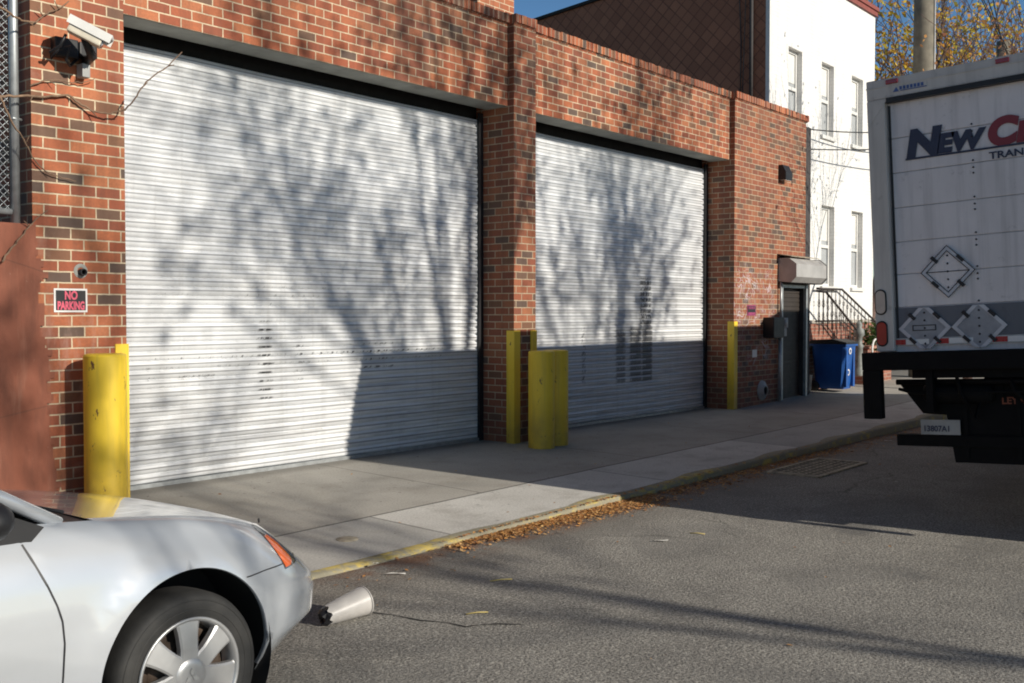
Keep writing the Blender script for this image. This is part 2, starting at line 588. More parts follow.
M['autumn_red'] = random_island('russet_leaves', [(0, (.55, .26, .12)), (.5, (.70, .36, .12)), (1, (.55, .22, .15))], trans=.5)
M['litter_leaf'] = random_island('fallen_leaf', [(0, (.60, .25, .07)), (.25, (.80, .42, .13)), (.45, (.44, .19, .07)), (.65, (.86, .56, .24)), (.85, (.52, .27, .12)), (1, (.30, .14, .06))])
M['paper'] = pm('paper_scrap', (.72, .70, .64), .8, scale=20)
M['yellow_straw'] = pm('yellow_straw', (.55, .43, .16), .7, scale=20)


def car_paint():
    t = NT('silver_car_paint')
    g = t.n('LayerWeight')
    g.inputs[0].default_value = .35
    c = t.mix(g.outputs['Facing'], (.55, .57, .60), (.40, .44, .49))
    d = t.noise(2.2, 5, .6)
    c = t.mix(t.ramp(d, [(.45, 0), (.8, .25)]), c, (.42, .42, .40))
    t.color(c)
    t.set(Metallic=.25, Roughness=t.math('MULTIPLY_ADD', t.noise(5, 4), .08, .17))
    t.b.inputs['Coat Weight'].default_value = .9
    t.b.inputs['Coat Roughness'].default_value = .03
    fl = t.noise(900, 2)
    t.bump(fl, .015, .002)
    return t.m


def tyre_mat():
    t = NT('tyre_rubber')
    c = t.mix(t.ramp(t.noise(5, 5, .6), [(.35, 0), (.7, 1)]), (.018, .018, .018), (.045, .043, .04))
    t.color(c)
    t.set(Roughness=.75)
    t.bump(t.noise(60, 3), .1, .005)
    return t.m


M['paint'] = car_paint()
M['tyre'] = tyre_mat()
M['alloy'] = pm('silver_alloy', (.47, .47, .47), .35, .55, scale=8, var=.12)
M['brake'] = pm('brake_iron', (.085, .06, .045), .7, .5, scale=15, var=.5)
M['car_glass'] = glass('car_glass', (.10, .13, .16), .03)
M['win_glass'] = glass('window_glass', (.10, .11, .12), .05)
M['curtain_glass'] = glass('curtained_window_glass', (.33, .345, .355), .06)
M['amber'] = pm('amber_lens', (.80, .13, .012), .12, 0, .1, coat=1)
M['clear_lens'] = pm('clear_lens', (.15, .165, .175), .08, .4, .2, scale=30, coat=1)
M['chrome'] = pm('bright_trim', (.7, .7, .7), .15, .9, .05)
M['truck_white'] = None


def truck_panel(name, base, amount=.35):
    t = NT(name)
    d = t.noise(1.4, 5, .65, vs=(1, 1, .6))
    c = t.mix(t.ramp(d, [(.35, 0), (.7, amount)]), base, tuple(k * .6 for k in base))
    s = t.noise(1, 4, .6, vs=(1, 14, .7))
    c = t.mix(t.ramp(s, [(.5, 0), (.8, amount * 1.1)]), c, tuple(k * .42 for k in base))
    sp = t.noise(11, 5, .7)
    c = t.mix(t.ramp(sp, [(.60, 0), (.72, .5)]), c, tuple(k * .45 for k in base))
    t.color(c)
    t.set(Roughness=.45)
    return t.m


M['truck_white'] = truck_panel('white_truck_panel', (.76, .72, .73), .45)
M['truck_grey'] = truck_panel('grey_truck_stripe', (.13, .14, .165))
M['truck_frame'] = truck_panel('weathered_truck_frame', (.60, .57, .54), .5)
M['navy'] = pm('navy_lettering', (.022, .028, .065), .45, var=.1)
M['maroon'] = pm('maroon_lettering', (.22, .022, .035), .45, var=.1)
M['red_reflect'] = pm('red_reflector', (.45, .02, .02), .3, var=.1)
M['red_lens'] = pm('red_lamp_lens', (.30, .02, .02), .2, coat=.6)
M['white_lens'] = pm('white_lamp_lens', (.50, .47, .42), .2, coat=.6)
M['blue_decal'] = pm('blue_decal', (.05, .10, .28), .4)
M['plate_metal'] = pm('bare_placard_metal', (.50, .51, .55), .4, .3, scale=8, var=.15)
M['grey_plate'] = pm('dull_grey_plate', (.30, .31, .34), .5, .1, scale=8, var=.2)
M['orange'] = pm('orange_lettering', (.22, .055, .02), .5)
M['foam'] = pm('silver_grey_cup', (.47, .445, .42), .35, .0, scale=12, var=.12)
M['pink'] = pm('faded_pink_red_lettering', (.80, .13, .20), .5, var=.08)
M['sign_black'] = pm('sign_black', (.022, .02, .022), .5)
M['sign_white'] = pm('sign_white', (.80, .78, .76), .5, var=.05)
M['magenta'] = pm('faded_magenta', (.30, .05, .14), .6)


# ------------------------------------------------------------------ mesh builder
class MB:
    def __init__(s):
        s.v = []
        s.f = []
        s.mi = []
        s.cur = 0
        s.sm = []
        s.smooth = False

    def face(s, idx):
        s.f.append(tuple(idx))
        s.mi.append(s.cur)
        s.sm.append(s.smooth)

    def quad(s, *pts):
        b = len(s.v)
        s.v += [Vector(p) for p in pts]
        s.face(range(b, b + len(pts)))

    def box(s, x0, x1, y0, y1, z0, z1, mtx=None, bev=0):
        x0, x1 = sorted((x0, x1)); y0, y1 = sorted((y0, y1)); z0, z1 = sorted((z0, z1))
        b = len(s.v)
        if bev and min(x1 - x0, y1 - y0, z1 - z0) > 2.2 * bev:
            bm = bmesh.new()
            bmesh.ops.create_cube(bm, size=1)
            for q in bm.verts:
                q.co = Vector((x0 + (q.co.x + .5) * (x1 - x0), y0 + (q.co.y + .5) * (y1 - y0), z0 + (q.co.z + .5) * (z1 - z0)))
            bmesh.ops.bevel(bm, geom=bm.edges[:], offset=bev, segments=2, affect='EDGES', profile=.6)
            bm.verts.index_update()
            s.v += [(mtx @ q.co if mtx else q.co.copy()) for q in bm.verts]
            for fc in bm.faces:
                s.face([b + q.index for q in fc.verts])
            bm.free()
            return s
        ps = [(x0, y0, z0), (x1, y0, z0), (x1, y1, z0), (x0, y1, z0), (x0, y0, z1), (x1, y0, z1), (x1, y1, z1), (x0, y1, z1)]
        s.v += [(mtx @ Vector(p) if mtx else Vector(p)) for p in ps]
        for q in ((0, 3, 2, 1), (4, 5, 6, 7), (0, 1, 5, 4), (1, 2, 6, 5), (2, 3, 7, 6), (3, 0, 4, 7)):
            s.face([b + i for i in q])
        return s

    def tube(s, path, rad, n=8, cap=True):
        path = [Vector(p) for p in path]
        if not hasattr(rad, '__len__'):
            rad = [rad] * len(path)
        rings = []
        prev = None
        for i, p in enumerate(path):
            d = (path[min(i + 1, len(path) - 1)] - path[max(i - 1, 0)])
            d = d.normalized() if d.length > 1e-9 else Vector((0, 0, 1))
            if prev is None:
                a = Vector((0, 0, 1)) if abs(d.z) < .9 else Vector((1, 0, 0))
                u = d.cross(a).normalized()
            else:
                u = (prev - d * prev.dot(d))
                u = u.normalized() if u.length > 1e-6 else d.orthogonal().normalized()
            prev = u
            v = d.cross(u)
            b = len(s.v)
            for k in range(n):
                an = 2 * math.pi * k / n
                s.v.append(p + (u * math.cos(an) + v * math.sin(an)) * rad[i])
            rings.append(b)
        os = s.smooth
        s.smooth = True
        for a, b in zip(rings, rings[1:]):
            for k in range(n):
                s.face((a + k, a + (k + 1) % n, b + (k + 1) % n, b + k))
        s.smooth = os
        if cap:
            s.face([rings[0] + k for k in range(n)][::-1])
            s.face([rings[-1] + k for k in range(n)])
        return s

    def lathe(s, prof, c=(0, 0, 0), axis='z', n=32, smooth=True, close=False):
        # prof: list of (r, h)
        c = Vector(c)
        rings = []
        for r, h in prof:
            b = len(s.v)
            for k in range(n):
                a = 2 * math.pi * k / n
                p, q = r * math.cos(a), r * math.sin(a)
                s.v.append(c + (Vector((p, q, h)) if axis == 'z' else Vector((p, h, q)) if axis == 'y' else Vector((h, p, q))))
            rings.append(b)
        os = s.smooth
        s.smooth = smooth
        for a, b in zip(rings, rings[1:]):
            for k in range(n):
                s.face((a + k, a + (k + 1) % n, b + (k + 1) % n, b + k))
        s.smooth = os
        if close:
            s.face([rings[0] + k for k in range(n)][::-1])
            s.face([rings[-1] + k for k in range(n)])
        return s

    def prism(s, poly, ax, a, b):
        # poly in the two other axes, extruded along ax from a to b
        def P(p, h):
            return Vector({'x': (h, p[0], p[1]), 'y': (p[0], h, p[1]), 'z': (p[0], p[1], h)}[ax])
        o = len(s.v)
        n = len(poly)
        s.v += [P(p, a) for p in poly] + [P(p, b) for p in poly]
        s.face([o + i for i in range(n)])
        s.face([o + n + i for i in range(n)][::-1])
        for i in range(n):
            j = (i + 1) % n
            s.face((o + i, o + n + i, o + n + j, o + j))
        return s

    def grid(s, rows, smooth=True):
        b = len(s.v)
        m = len(rows[0])
        for r in rows:
            s.v += [Vector(p) for p in r]
        os = s.smooth
        s.smooth = smooth
        for i in range(len(rows) - 1):
            for j in range(m - 1):
                s.face((b + i * m + j, b + i * m + j + 1, b + (i + 1) * m + j + 1, b + (i + 1) * m + j))
        s.smooth = os
        return s

    def build(s, name, mats, parent=None, shift=None, fixn=True):
        if not isinstance(mats, (list, tuple)):
            mats = [mats]
        me = bpy.data.meshes.new(name)
        root = parent
        off = Vector((0, 0, 0))
        if shift is None and root is not None:
            while root.parent is not None:
                root = root.parent
            if root.rotation_euler.x == 0 and root.rotation_euler.z == 0 and not root.get('_local'):
                off = Vector(root.location)
        if shift is not None:
            off = Vector(shift)
        uvv = s.v
        me.from_pydata([tuple(p - off) for p in s.v], [], s.f)
        for m in mats:
            me.materials.append(m)
        me.polygons.foreach_set('material_index', s.mi)
        me.polygons.foreach_set('use_smooth', s.sm)
        me.update()
        if fixn:
            bm = bmesh.new()
            bm.from_mesh(me)
            bmesh.ops.recalc_face_normals(bm, faces=bm.faces[:])
            bm.to_mesh(me)
            bm.free()
        uvl = me.uv_layers.new(name='UVMap')
        for p in me.polygons:
            nx, ny, nz = (abs(k) for k in p.normal)
            for li in p.loop_indices:
                q = uvv[me.loops[li].vertex_index]
                if nz >= nx and nz >= ny:
                    uv = (q.x, q.y)
                elif nx > ny:
                    uv = (q.y, q.z)
                else:
                    uv = (q.x, q.z)
                uvl.data[li].uv = uv
        o = bpy.data.objects.new(name, me)
        COL.objects.link(o)
        if shift is not None:
            o.location = off
        if parent is not None:
            o.parent = parent
            if shift is None:
                pass
        return o


def tag(o, label=None, cat=None, group=None, kind=None):
    for k, v in (('label', label), ('category', cat), ('group', group), ('kind', kind)):
        if v:
            o[k] = v
    return o


def thing(name, loc, label, cat, group=None, local=False, rot=(0, 0, 0)):
    o = bpy.data.objects.new(name, None)
    o.empty_display_size = .2
    COL.objects.link(o)
    o.location = loc
    o.rotation_euler = rot
    if local:
        o['_local'] = 1
    return tag(o, label, cat, group)


def copy_tree(o, parent=None):
    c = o.copy()
    COL.objects.link(c)
    if parent is not None:
        c.parent = parent
    for ch in list(o.children):
        copy_tree(ch, c)
    return c


def text_mesh(name, txt, size, mat, parent, origin, xdir, ydir, shear=0, bold=0, extrude=.002, align='LEFT', sx=1.0):
    cu = bpy.data.curves.new(name, 'FONT')
    cu.body = txt
    cu.size = size
    cu.shear = shear
    cu.offset = bold
    cu.extrude = extrude
    cu.align_x = align
    cu.resolution_u = 6
    tmp = bpy.data.objects.new(name + '_tmp', cu)
    COL.objects.link(tmp)
    dg = bpy.context.evaluated_depsgraph_get()
    me = bpy.data.meshes.new_from_object(tmp.evaluated_get(dg))
    bpy.data.objects.remove(tmp)
    bpy.data.curves.remove(cu)
    xd, yd = Vector(xdir), Vector(ydir)
    zd = xd.cross(yd)
    me.transform(Matrix((( sx, 0, 0, 0), (0, 1, 0, 0), (0, 0, 1, 0), (0, 0, 0, 1))))
    mt = Matrix((xd, yd, zd)).transposed().to_4x4()
    mt.translation = Vector(origin)
    me.transform(mt)
    me.materials.clear()
    me.materials.append(mat)
    me.name = name
    o = bpy.data.objects.new(name, me)
    COL.objects.link(o)
    o.parent = parent
    return o


# ------------------------------------------------------------------ ground
DOOR_Y, PIER_Y, BAND_Y, KERB_Y = 7.98, 7.49, 7.58, 4.87


def lerpl(x, pts):
    if x <= pts[0][0]:
        return pts[0][1]
    for (a, b), (c, d) in zip(pts, pts[1:]):
        if x <= c:
            t = (x - a) / (c - a)
            return b + (d - b) * t
    return pts[-1][1]


def zk(x):
    return lerpl(x, [(2, .022), (4.5, .022), (9, .062), (14.6, .10), (25, .13)])


def zd(x):
    return lerpl(x, [(14.5, .118), (17.5, .19), (30, .22)])


def zs(x, y):
    t = min(1, max(0, (y - KERB_Y) / (DOOR_Y - KERB_Y)))
    return zk(x) + (zd(x) - zk(x)) * t


xs = [-60, -20, -5] + [k * .5 for k in range(-4, 52)] + [30, 40, 60, 120]
mb = MB()
mb.grid([[(x, y, -.06) for x in (-900, -100, 0, 100, 900)] for y in (-900, -100, 0, 100, 900)], False)
tag(mb.build('ground', M['ground']), kind='structure')
mb = MB()
mb.grid([[(x, y, 0) for x in (-120, -30, 0, 10, 20, 60, 160)] for y in (-5.6, -2, 1, 3, KERB_Y + .01)], False)
tag(mb.build('road', M['asphalt']), kind='structure')
mb = MB()
mb.grid([[(x, KERB_Y + .085 + (12 - KERB_Y - .085) * k / 14, zs(x, KERB_Y + .085 + (12 - KERB_Y - .085) * k / 14) + .004) for x in xs] for k in range(15)], True)
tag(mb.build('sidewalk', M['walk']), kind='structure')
mb = MB()
rows = []
for yy, dz in ((KERB_Y - .005, None), (KERB_Y + .0, -.012), (KERB_Y + .02, .002), (KERB_Y + .09, .006), (KERB_Y + .165, .002)):
    rows.append([(x, yy + .012 * math.sin(x * 2.1) + .008 * math.sin(x * 5.3), (-.03 if dz is None else zk(x) + dz + .004 * math.sin(x * 3.7))) for x in [k * .25 for k in range(-40, 140)]])
mb.grid(rows, True)
tag(mb.build('kerb', M['kerb']), kind='structure')
mb = MB()
mb.box(-60, 120, -9.5, -5.6, -.05, .14)
tag(mb.build('opposite_sidewalk', M['concrete']), kind='structure')

# crack in the road
mb = MB()
pts = [at(x, y, 'z', .004) for x, y in ((371, 612), (395, 615), (420, 620), (445, 622), (466, 626.5), (480, 624.5), (500, 623.5), (524, 624.5))]
for i, (a, b) in enumerate(zip(pts, pts[1:])):
    d = (b - a).normalized()
    nrm = Vector((-d.y, d.x, 0)) * (.003 if i % 2 else .007)
    nrm2 = Vector((-d.y, d.x, 0)) * (.007 if i % 2 else .003)
    mb.quad(a - nrm, b - nrm2, b + nrm2, a + nrm)
tag(mb.build('road_crack', M['tar']), kind='structure')

# storm drain grate
g = thing('storm_grate', (10.35, 4.4, 0), 'rusty iron storm drain grate set in the road beside the kerb', 'drain grate')
gx0, gx1, gy0, gy1 = 9.78, 10.96, 4.13, 4.60
mb = MB()
mb.quad((gx0, gy0, .004), (gx1, gy0, .004), (gx1, gy1, .004), (gx0, gy1, .004))
mb.build('pit', M['hole'], g)
mb = MB()
mb.box(gx0 - .05, gx1 + .05, gy0 - .055, gy0, .001, .016)
mb.box(gx0 - .05, gx1 + .05, gy1, gy1 + .04, .001, .016)
mb.box(gx0 - .05, gx0, gy0, gy1, .001, .016)
mb.box(gx1, gx1 + .06, gy0, gy1, .001, .016)
mb.build('frame', M['rust_iron'], g)
mb = MB()
n = 13
for i in range(1, n):
    x = gx0 + (gx1 - gx0) * i / n
    mb.box(x - .014, x + .014, gy0, gy1, .005, .009)
for i in range(1, 6):
    y = gy0 + (gy1 - gy0) * i / 6
    mb.box(gx0, gx1, y - .009, y + .009, .0055, .0085)
mb.build('bars', M['rust_iron'], g)

# utility cover in the sidewalk
c = at(347, 538.5, 'z', .05)
mb = MB()
mb.lathe([(0.001, .012), (.062, .012), (.066, .009), (.075, .009), (.08, .002)], (c.x, c.y, zs(c.x, c.y)), n=28)
tag(mb.build('valve_cover', M['rust_iron'], shift=(c.x, c.y, 0)), 'small round rusty valve cover in the pale sidewalk slab', 'valve cover')

# ------------------------------------------------------------------ garage building
XL, XR = 3.722, 17.215
D1 = (4.455, 9.255)
D2 = (9.655, 14.60)
ZL, ZC = 3.941, 4.86
gar = thing('garage_building', (10, 8.5, 0), 'single storey red brick garage with two wide roller doors', 'building')
mb = MB()
mb.box(XL, D1[0], PIER_Y, 8.5, -.05, ZC)
mb.box(D1[1], D2[0], PIER_Y, 8.5, -.05, ZC)
mb.box(D1[0], D1[1], BAND_Y, 7.90, ZL + .03, ZC)
mb.box(D1[0], D1[1], BAND_Y, BAND_Y + .1, ZL, ZL + .03)
mb.box(D2[0], D2[1], BAND_Y, 7.90, ZL + .03, ZC)
mb.box(D2[0], D2[1], BAND_Y, BAND_Y + .1, ZL, ZL + .03)
# right panel with the side door opening
SD0, SD1, SDZ = 16.24, 17.19, 2.10
mb.box(D2[1], SD0, PIER_Y, 8.5, -.05, ZC)
mb.box(SD0, XR, PIER_Y, 8.5, SDZ + .42, ZC)
mb.box(XL, XL + .3, 8.5, 15, -.05, ZC)
mb.box(17.1, XR, 8.5, 15, -.05, ZC)
mb.build('wall', M['brick'], gar)
mb = MB()
mb.box(XR - .03, 17.455, 7.505, 8.3, -.05, 4.80)
mb.tube([(17.33, 7.55, .2), (17.33, 7.55, 4.75)], .055, 10)
mb.build('corner_strip', M['drain'], gar)
mb = MB()
mb.box(XL + .3, 17.1, 8.5, 15, 4.4, 4.5)
mb.build('roof', M['tar'], gar)
mb = MB()
for x0, x1, y in ((XL - .03, D1[0], PIER_Y), (D1[0], D1[1], BAND_Y), (D1[1], D2[0], PIER_Y), (D2[0], D2[1], BAND_Y), (D2[1], XR + .05, PIER_Y)):
    n = max(1, int((x1 - x0) / .0813))
    for i in range(n):
        a, b = x0 + (x1 - x0) * i / n, x0 + (x1 - x0) * (i + 1) / n
        j = random.uniform(-.006, .006)
        mb.box(a + .004, b - .004, y - .028 + j, y + .2, ZC + .014, ZC + .112 + random.uniform(-.006, .004))
    mb.box(x0, x1, y - .008, y + .25, ZC + .001, ZC + .1)
cp = mb.build('coping', M['rowlock'], gar)
mb = MB()
for a, b in (D1, D2):
    mb.box(a, b, BAND_Y + .012, 7.90, ZL - .004, ZL + .028)
mb.build('lintel', M['lintel'], gar)
mb = MB()
mb.box(10.37, 11.12, 9.0, 9.7, 4.4, 5.95)
ch = mb.build('chimney', M['brick'], gar)


def roller_door(x0, x1, mat, nm):
    mb = MB()
    top = 3.80
    z = .155
    prof = []
    while z < top:
        for dy, dz in ((.006, 0), (-.012, .003), (-.021, .013), (-.0245, .028), (-.0255, .044), (-.022, .060), (-.010, .072), (.004, .0765)):
            prof.append((DOOR_Y + .022 + dy, z + dz))
        z += .08
    xsx = [x0 + .005 + (x1 - x0 - .01) * i / 40 for i in range(41)]
    wave = lambda x, z: .005 * math.sin(x * 1.7 + z * .6) + .004 * math.sin(x * 4.1 - z * 2.3 + x0) + .003 * math.sin(z * 5.1 + x * 2.2)
    mb.smooth = True
    mb.grid([[(x, y + wave(x, zz), zz + .003 * math.sin(x * 1.3 + zz * 1.9)) for x in xsx] for y, zz in prof], True)
    d = mb.build('roller_door', mat, gar, fixn=False)
    tag(d, nm)
    mb = MB()
    mb.box(x0 + .01, x1 - .01, DOOR_Y - .03, DOOR_Y + .03, .122, .154)
    mb.build('bottom_bar', M['steel'], d)
    mb = MB()
    for a in (x0, x1 - .075):
        mb = MB()
        mb.box(a, a + .075, DOOR_Y - .035, DOOR_Y - .006, .12, 3.9)
        mb.build('guide_rail', M['dark_metal'], d)
    mb = MB()
    mb.box(x0, x1, DOOR_Y + .07, DOOR_Y + .12, .1, 4.4)
    mb.box(x0, x1, 7.90, DOOR_Y + .07, ZL + .3, ZL + .33)
    mb.build('hood', M['blackcavity'], d)
    return d


roller_door(*D1, M['door1'], 'left roller door, mostly sunlit with scuffed slats')
roller_door(*D2, M['door2'], 'right roller door with a dark scrubbed-out rectangle')

# side door
mb = MB()
mb.box(SD0 + .04, SD1 - .02, 7.58, 7.62, .12, SDZ)
for k in range(26):
    mb.box(SD0 + .05, SD1 - .03, 7.568, 7.582, .16 + k * .074, .16 + k * .074 + .05)
sdoor = mb.build('side_door', M['brown_door'], gar)
mb = MB()
mb.box(SD0, SD0 + .045, 7.46, 7.54, .1, SDZ - .02)
mb.box(SD1 - .01, SD1 + .05, 7.45, 7.50, .1, SDZ - .02)
mb.box(SD0 + .046, SD1 - .011, 7.462, 7.54, SDZ - .08, SDZ - .03)
mb.build('door_frame', M['steel'], sdoor)
mb = MB()
mb.box(SD0, SD1, 7.78, 8.2, SDZ, SDZ + .42)
mb.box(SD0 + .02, SD1 - .02, 7.50, 7.7, SDZ - .025, SDZ + .01)
mb.build('transom', M['brown_door'], sdoor)
# shutter box, six sided
mb = MB()
prof = [(7.485, 2.12), (7.485, 2.50), (7.30, 2.50), (7.17, 2.40), (7.17, 2.19), (7.26, 2.10)]
mb.prism(prof, 'x', 16.14, 17.36)
sb = mb.build('shutter_box', M['grey_paint'], gar)
mb = MB()
mb.prism([(7.49, 2.09), (7.49, 2.515), (7.295, 2.515), (7.155, 2.405), (7.155, 2.185), (7.255, 2.085)], 'x', 17.361, 17.39)
mb.build('end_cap', M['grey_box'], sb)
mb = MB()
mb.prism([(7.488, 2.56), (7.488, 2.57), (7.24, 2.525), (7.24, 2.515)], 'x', 16.10, 17.22)
mb.build('flashing', M['rust_iron'], sb)

# ------------------------------------------------------------------ things on the facade
# security camera
sc_t = thing('security_camera', (4.1, PIER_Y, 3.5), 'cream security camera on a black wall bracket beside the left roller door', 'security camera')
a = at(70, 25, 'y', 7.22)
b = at(103, 42, 'y', 7.10)
dx = (b - a).normalized()
side = dx.cross(Vector((0, 0, 1))).normalized()
up2 = side.cross(dx)
mt = Matrix((dx, side, up2)).transposed().to_4x4()
mt.translation = a
L = (b - a).length
mb = MB()
mb.box(0, L, -.055, .055, -.05, .05, mt, .012)
mb.build('housing', M['cream'], sc_t)
mb = MB()
mb.box(-.02, L + .05, -.066, .066, .046, .062, mt)
mb.box(-.02, L + .05, -.066, -.060, .0, .046, mt)
mb.box(-.02, L + .05, .060, .066, .0, .046, mt)
mb.build('sun_shield', M['white_paint'], sc_t)
mb = MB()
mb.box(L, L + .006, -.045, .045, -.04, .04, mt)
mb.build('lens_window', M['win_glass'], sc_t)
mb = MB()
p1 = at(86, 62, 'y', 7.47)
p2 = at(92, 56, 'y', 7.30)
p3 = a + (b - a) * .45 - Vector((0, 0, .05))
mb.tube([p1, p2, p3], [.035, .035, .028], 10)
q1 = at(60, 40, 'y', 7.40)
mb.box(p1.x - .08, p1.x + .06, 7.41, 7.485, p1.z + .02, p1.z + .13, None, .012)
mb.box(q1.x - .03, q1.x + .15, 7.41, 7.484, q1.z - .11, q1.z + .03, None, .012)
mb.build('bracket', M['black'], sc_t)
mb = MB()
mb.tube([at(x, y, 'y', yy) for x, y, yy in ((66, 34, 7.24), (60, 46, 7.28), (50, 52, 7.36), (51, 58, 7.40), (58, 50, 7.36), (70, 46, 7.33), (66, 60, 7.36), (70, 66, 7.42), (80, 56, 7.44))], .011, 7)
mb.build('cable', M['black'], sc_t)
mb = MB()
j0, j1 = at(79, 64, 'y', 7.45), at(87, 79, 'y', 7.45)
mb.box(j0.x, j1.x, 7.40, 7.488, j1.z, j0.z, None, .006)
mb.tube([(j0.x + .04, 7.44, j0.z), (j0.x + .04, 7.44, j0.z + .09)], .012, 8)
mb.build('junction_box', M['grey_box'], sc_t)


def sign(name, x0, x1, z0, z1, y, label, border, face):
    t = thing(name, ((x0 + x1) / 2, y, (z0 + z1) / 2), label, 'sign')
    mb = MB()
    mb.box(x0, x1, y - .006, y - .001, z0, z1)
    mb.build('border', border, t)
    m = (x1 - x0) * .055
    mb = MB()
    mb.box(x0 + m, x1 - m, y - .009, y - .0065, z0 + m, z1 - m)
    mb.build('face', face, t)
    return t


sx0, sx1, sz0, sz1 = 3.872, 4.132, 1.606, 1.782
st = sign('no_parking_sign', sx0, sx1, sz0, sz1, PIER_Y, 'black NO PARKING sign with pink letters and white border on the left brick pier', M['sign_white'], M['sign_black'])
L0 = Vector(st.location)
cx = (sx0 + sx1) / 2
text_mesh('lettering', 'NO', .088, M['pink'], st, Vector((cx, PIER_Y - .0105, 1.702)) - L0, (1, 0, 0), (0, 0, 1), bold=.0035, align='CENTER', sx=.72, extrude=.0008)
text_mesh('lettering', 'PARKING', .083, M['pink'], st, Vector((cx, PIER_Y - .0105, 1.627)) - L0, (1, 0, 0), (0, 0, 1), bold=.0035, align='CENTER', sx=.61, extrude=.0008)
ss = sign('notice_sign', 15.03, 15.33, 1.56, 1.725, PIER_Y, 'small faded magenta and black notice on the graffitied brick near the side door', M['magenta'], M['sign_black'])
mb = MB()
for k in range(4):
    mb.box(15.075 + k * .055, 15.11 + k * .055, PIER_Y - .011, PIER_Y - .0095, 1.66, 1.70)
mb.box(15.06, 15.30, PIER_Y - .011, PIER_Y - .0095, 1.578, 1.61)
mb.build('faded_print', M['magenta'], ss)

# broken pipe stub above the sign
mb = MB()
hx, hz = 4.085, 1.905
mb.lathe([(.026, 0), (.026, -.05), (.020, -.05), (.020, 0)], (hx, PIER_Y, hz), 'y', 16)
mb.cur = 1
mb.lathe([(.001, -.008), (.02, -.008)], (hx, PIER_Y, hz), 'y', 16)
mb.cur = 2
mb.lathe([(.027, -.002), (.04, -.012), (.052, -.003), (.056, -.001)], (hx, PIER_Y, hz + .01), 'y', 14)
tag(mb.build('pipe_stub', [M['black'], M['hole'], M['concrete']], shift=(hx, PIER_Y, hz)), 'short pipe stub in a pale mortar patch above the NO PARKING sign', 'pipe stub')

# wall light
wl = thing('wall_light', (16.3, PIER_Y, 3.88), 'dark wedge shaped wall light high on the brick above the side door', 'wall light')
mb = MB()
mb.prism([(7.489, 3.78), (7.489, 4.02), (7.42, 4.02), (7.36, 3.90), (7.36, 3.78)], 'x', 16.13, 16.38)
mb.build('housing', M['dark_metal'], wl)
mb = MB()
mb.box(16.15, 16.36, 7.375, 7.46, 3.768, 3.779)
mb.build('lens', M['white_lens'], wl)

# electric boxes and conduit
eb = thing('meter_box', (15.9, PIER_Y, 1.35), 'black electrical cabinet with grey meter beside the side door', 'meter box')
mb = MB()
mb.box(15.60, 15.99, 7.30, 7.488, 1.20, 1.53, None, .01)
mb.build('cabinet', M['black'], eb)
mb = MB()
mb.box(16.0, 16.22, 7.34, 7.488, 1.36, 1.52, None, .01)
mb.box(16.02, 16.19, 7.35, 7.488, 1.22, 1.355, None, .01)
mb.lathe([(.001, -.17), (.06, -.165), (.065, -.15)], (16.11, PIER_Y, 1.44), 'y', 18)
mb.build('meter', M['grey_box'], eb)
mb = MB()
mb.tube([(16.12, 7.44, 1.22), (16.12, 7.44, .13)], .028, 10)
mb.tube([(16.15, 7.44, 1.52), (16.15, 7.44, 2.10)], .02, 10)
mb.build('conduit', M['steel'], eb)
# vent
vt = thing('wall_vent', (15.57, PIER_Y, .34), 'round white dryer vent collar low on the brick wall', 'vent')
mb = MB()
mb.lathe([(.16, -.001), (.155, -.02), (.09, -.025), (.085, -.07), (.07, -.07)], (15.57, PIER_Y, .36), 'y', 22)
mb.build('collar', M['grey_paint'], vt)
mb = MB()
mb.lathe([(.001, -.03), (.083, -.03)], (15.57, PIER_Y, .36), 'y', 22)
mb.build('opening', M['hole'], vt)
mb = MB()
mb.box(15.22, 15.38, PIER_Y - .006, PIER_Y - .001, .90, 1.02)
tag(mb.build('wall_sticker', M['sign_white'], shift=(15.3, PIER_Y, .96)), 'small pale square sticker on the shaded brick beside the yellow guard', 'sticker')

# ------------------------------------------------------------------ corner guards and bollards
GG = 'yellow steel corner guards on the brick piers'


def corner_guard(x, side, h, label):
    # L shaped plate around a pier's front corner; side=-1: the left corner, +1: right corner
    z0 = zs(x, PIER_Y) - .02
    mb = MB()
    t = .012
    if side < 0:
        poly = [(x - t, PIER_Y + .10), (x - t, PIER_Y - t), (x + .10, PIER_Y - t), (x + .10, PIER_Y - .001), (x - .001, PIER_Y - .001), (x - .001, PIER_Y + .10)]
    else:
        poly = [(x + t, PIER_Y + .10), (x + t, PIER_Y - t), (x - .10, PIER_Y - t), (x - .10, PIER_Y - .001), (x + .001, PIER_Y - .001), (x + .001, PIER_Y + .10)]
    mb.prism(poly, 'z', z0, h)
    o = mb.build('corner_guard', M['yellow'], shift=(x, PIER_Y, z0))
    tag(o, label, 'corner guard', GG)


corner_guard(D1[0], 1, 1.36, 'yellow corner guard behind the stout bollard at the left edge of the left roller door')
corner_guard(D1[1], -1, 1.40, 'yellow corner guard on the left corner of the pier between the roller doors')
corner_guard(D2[0], 1, 1.40, 'yellow corner guard mostly hidden behind the pair of bollards')
corner_guard(D2[1], -1, 1.47, 'yellow corner guard at the right end of the right roller door')


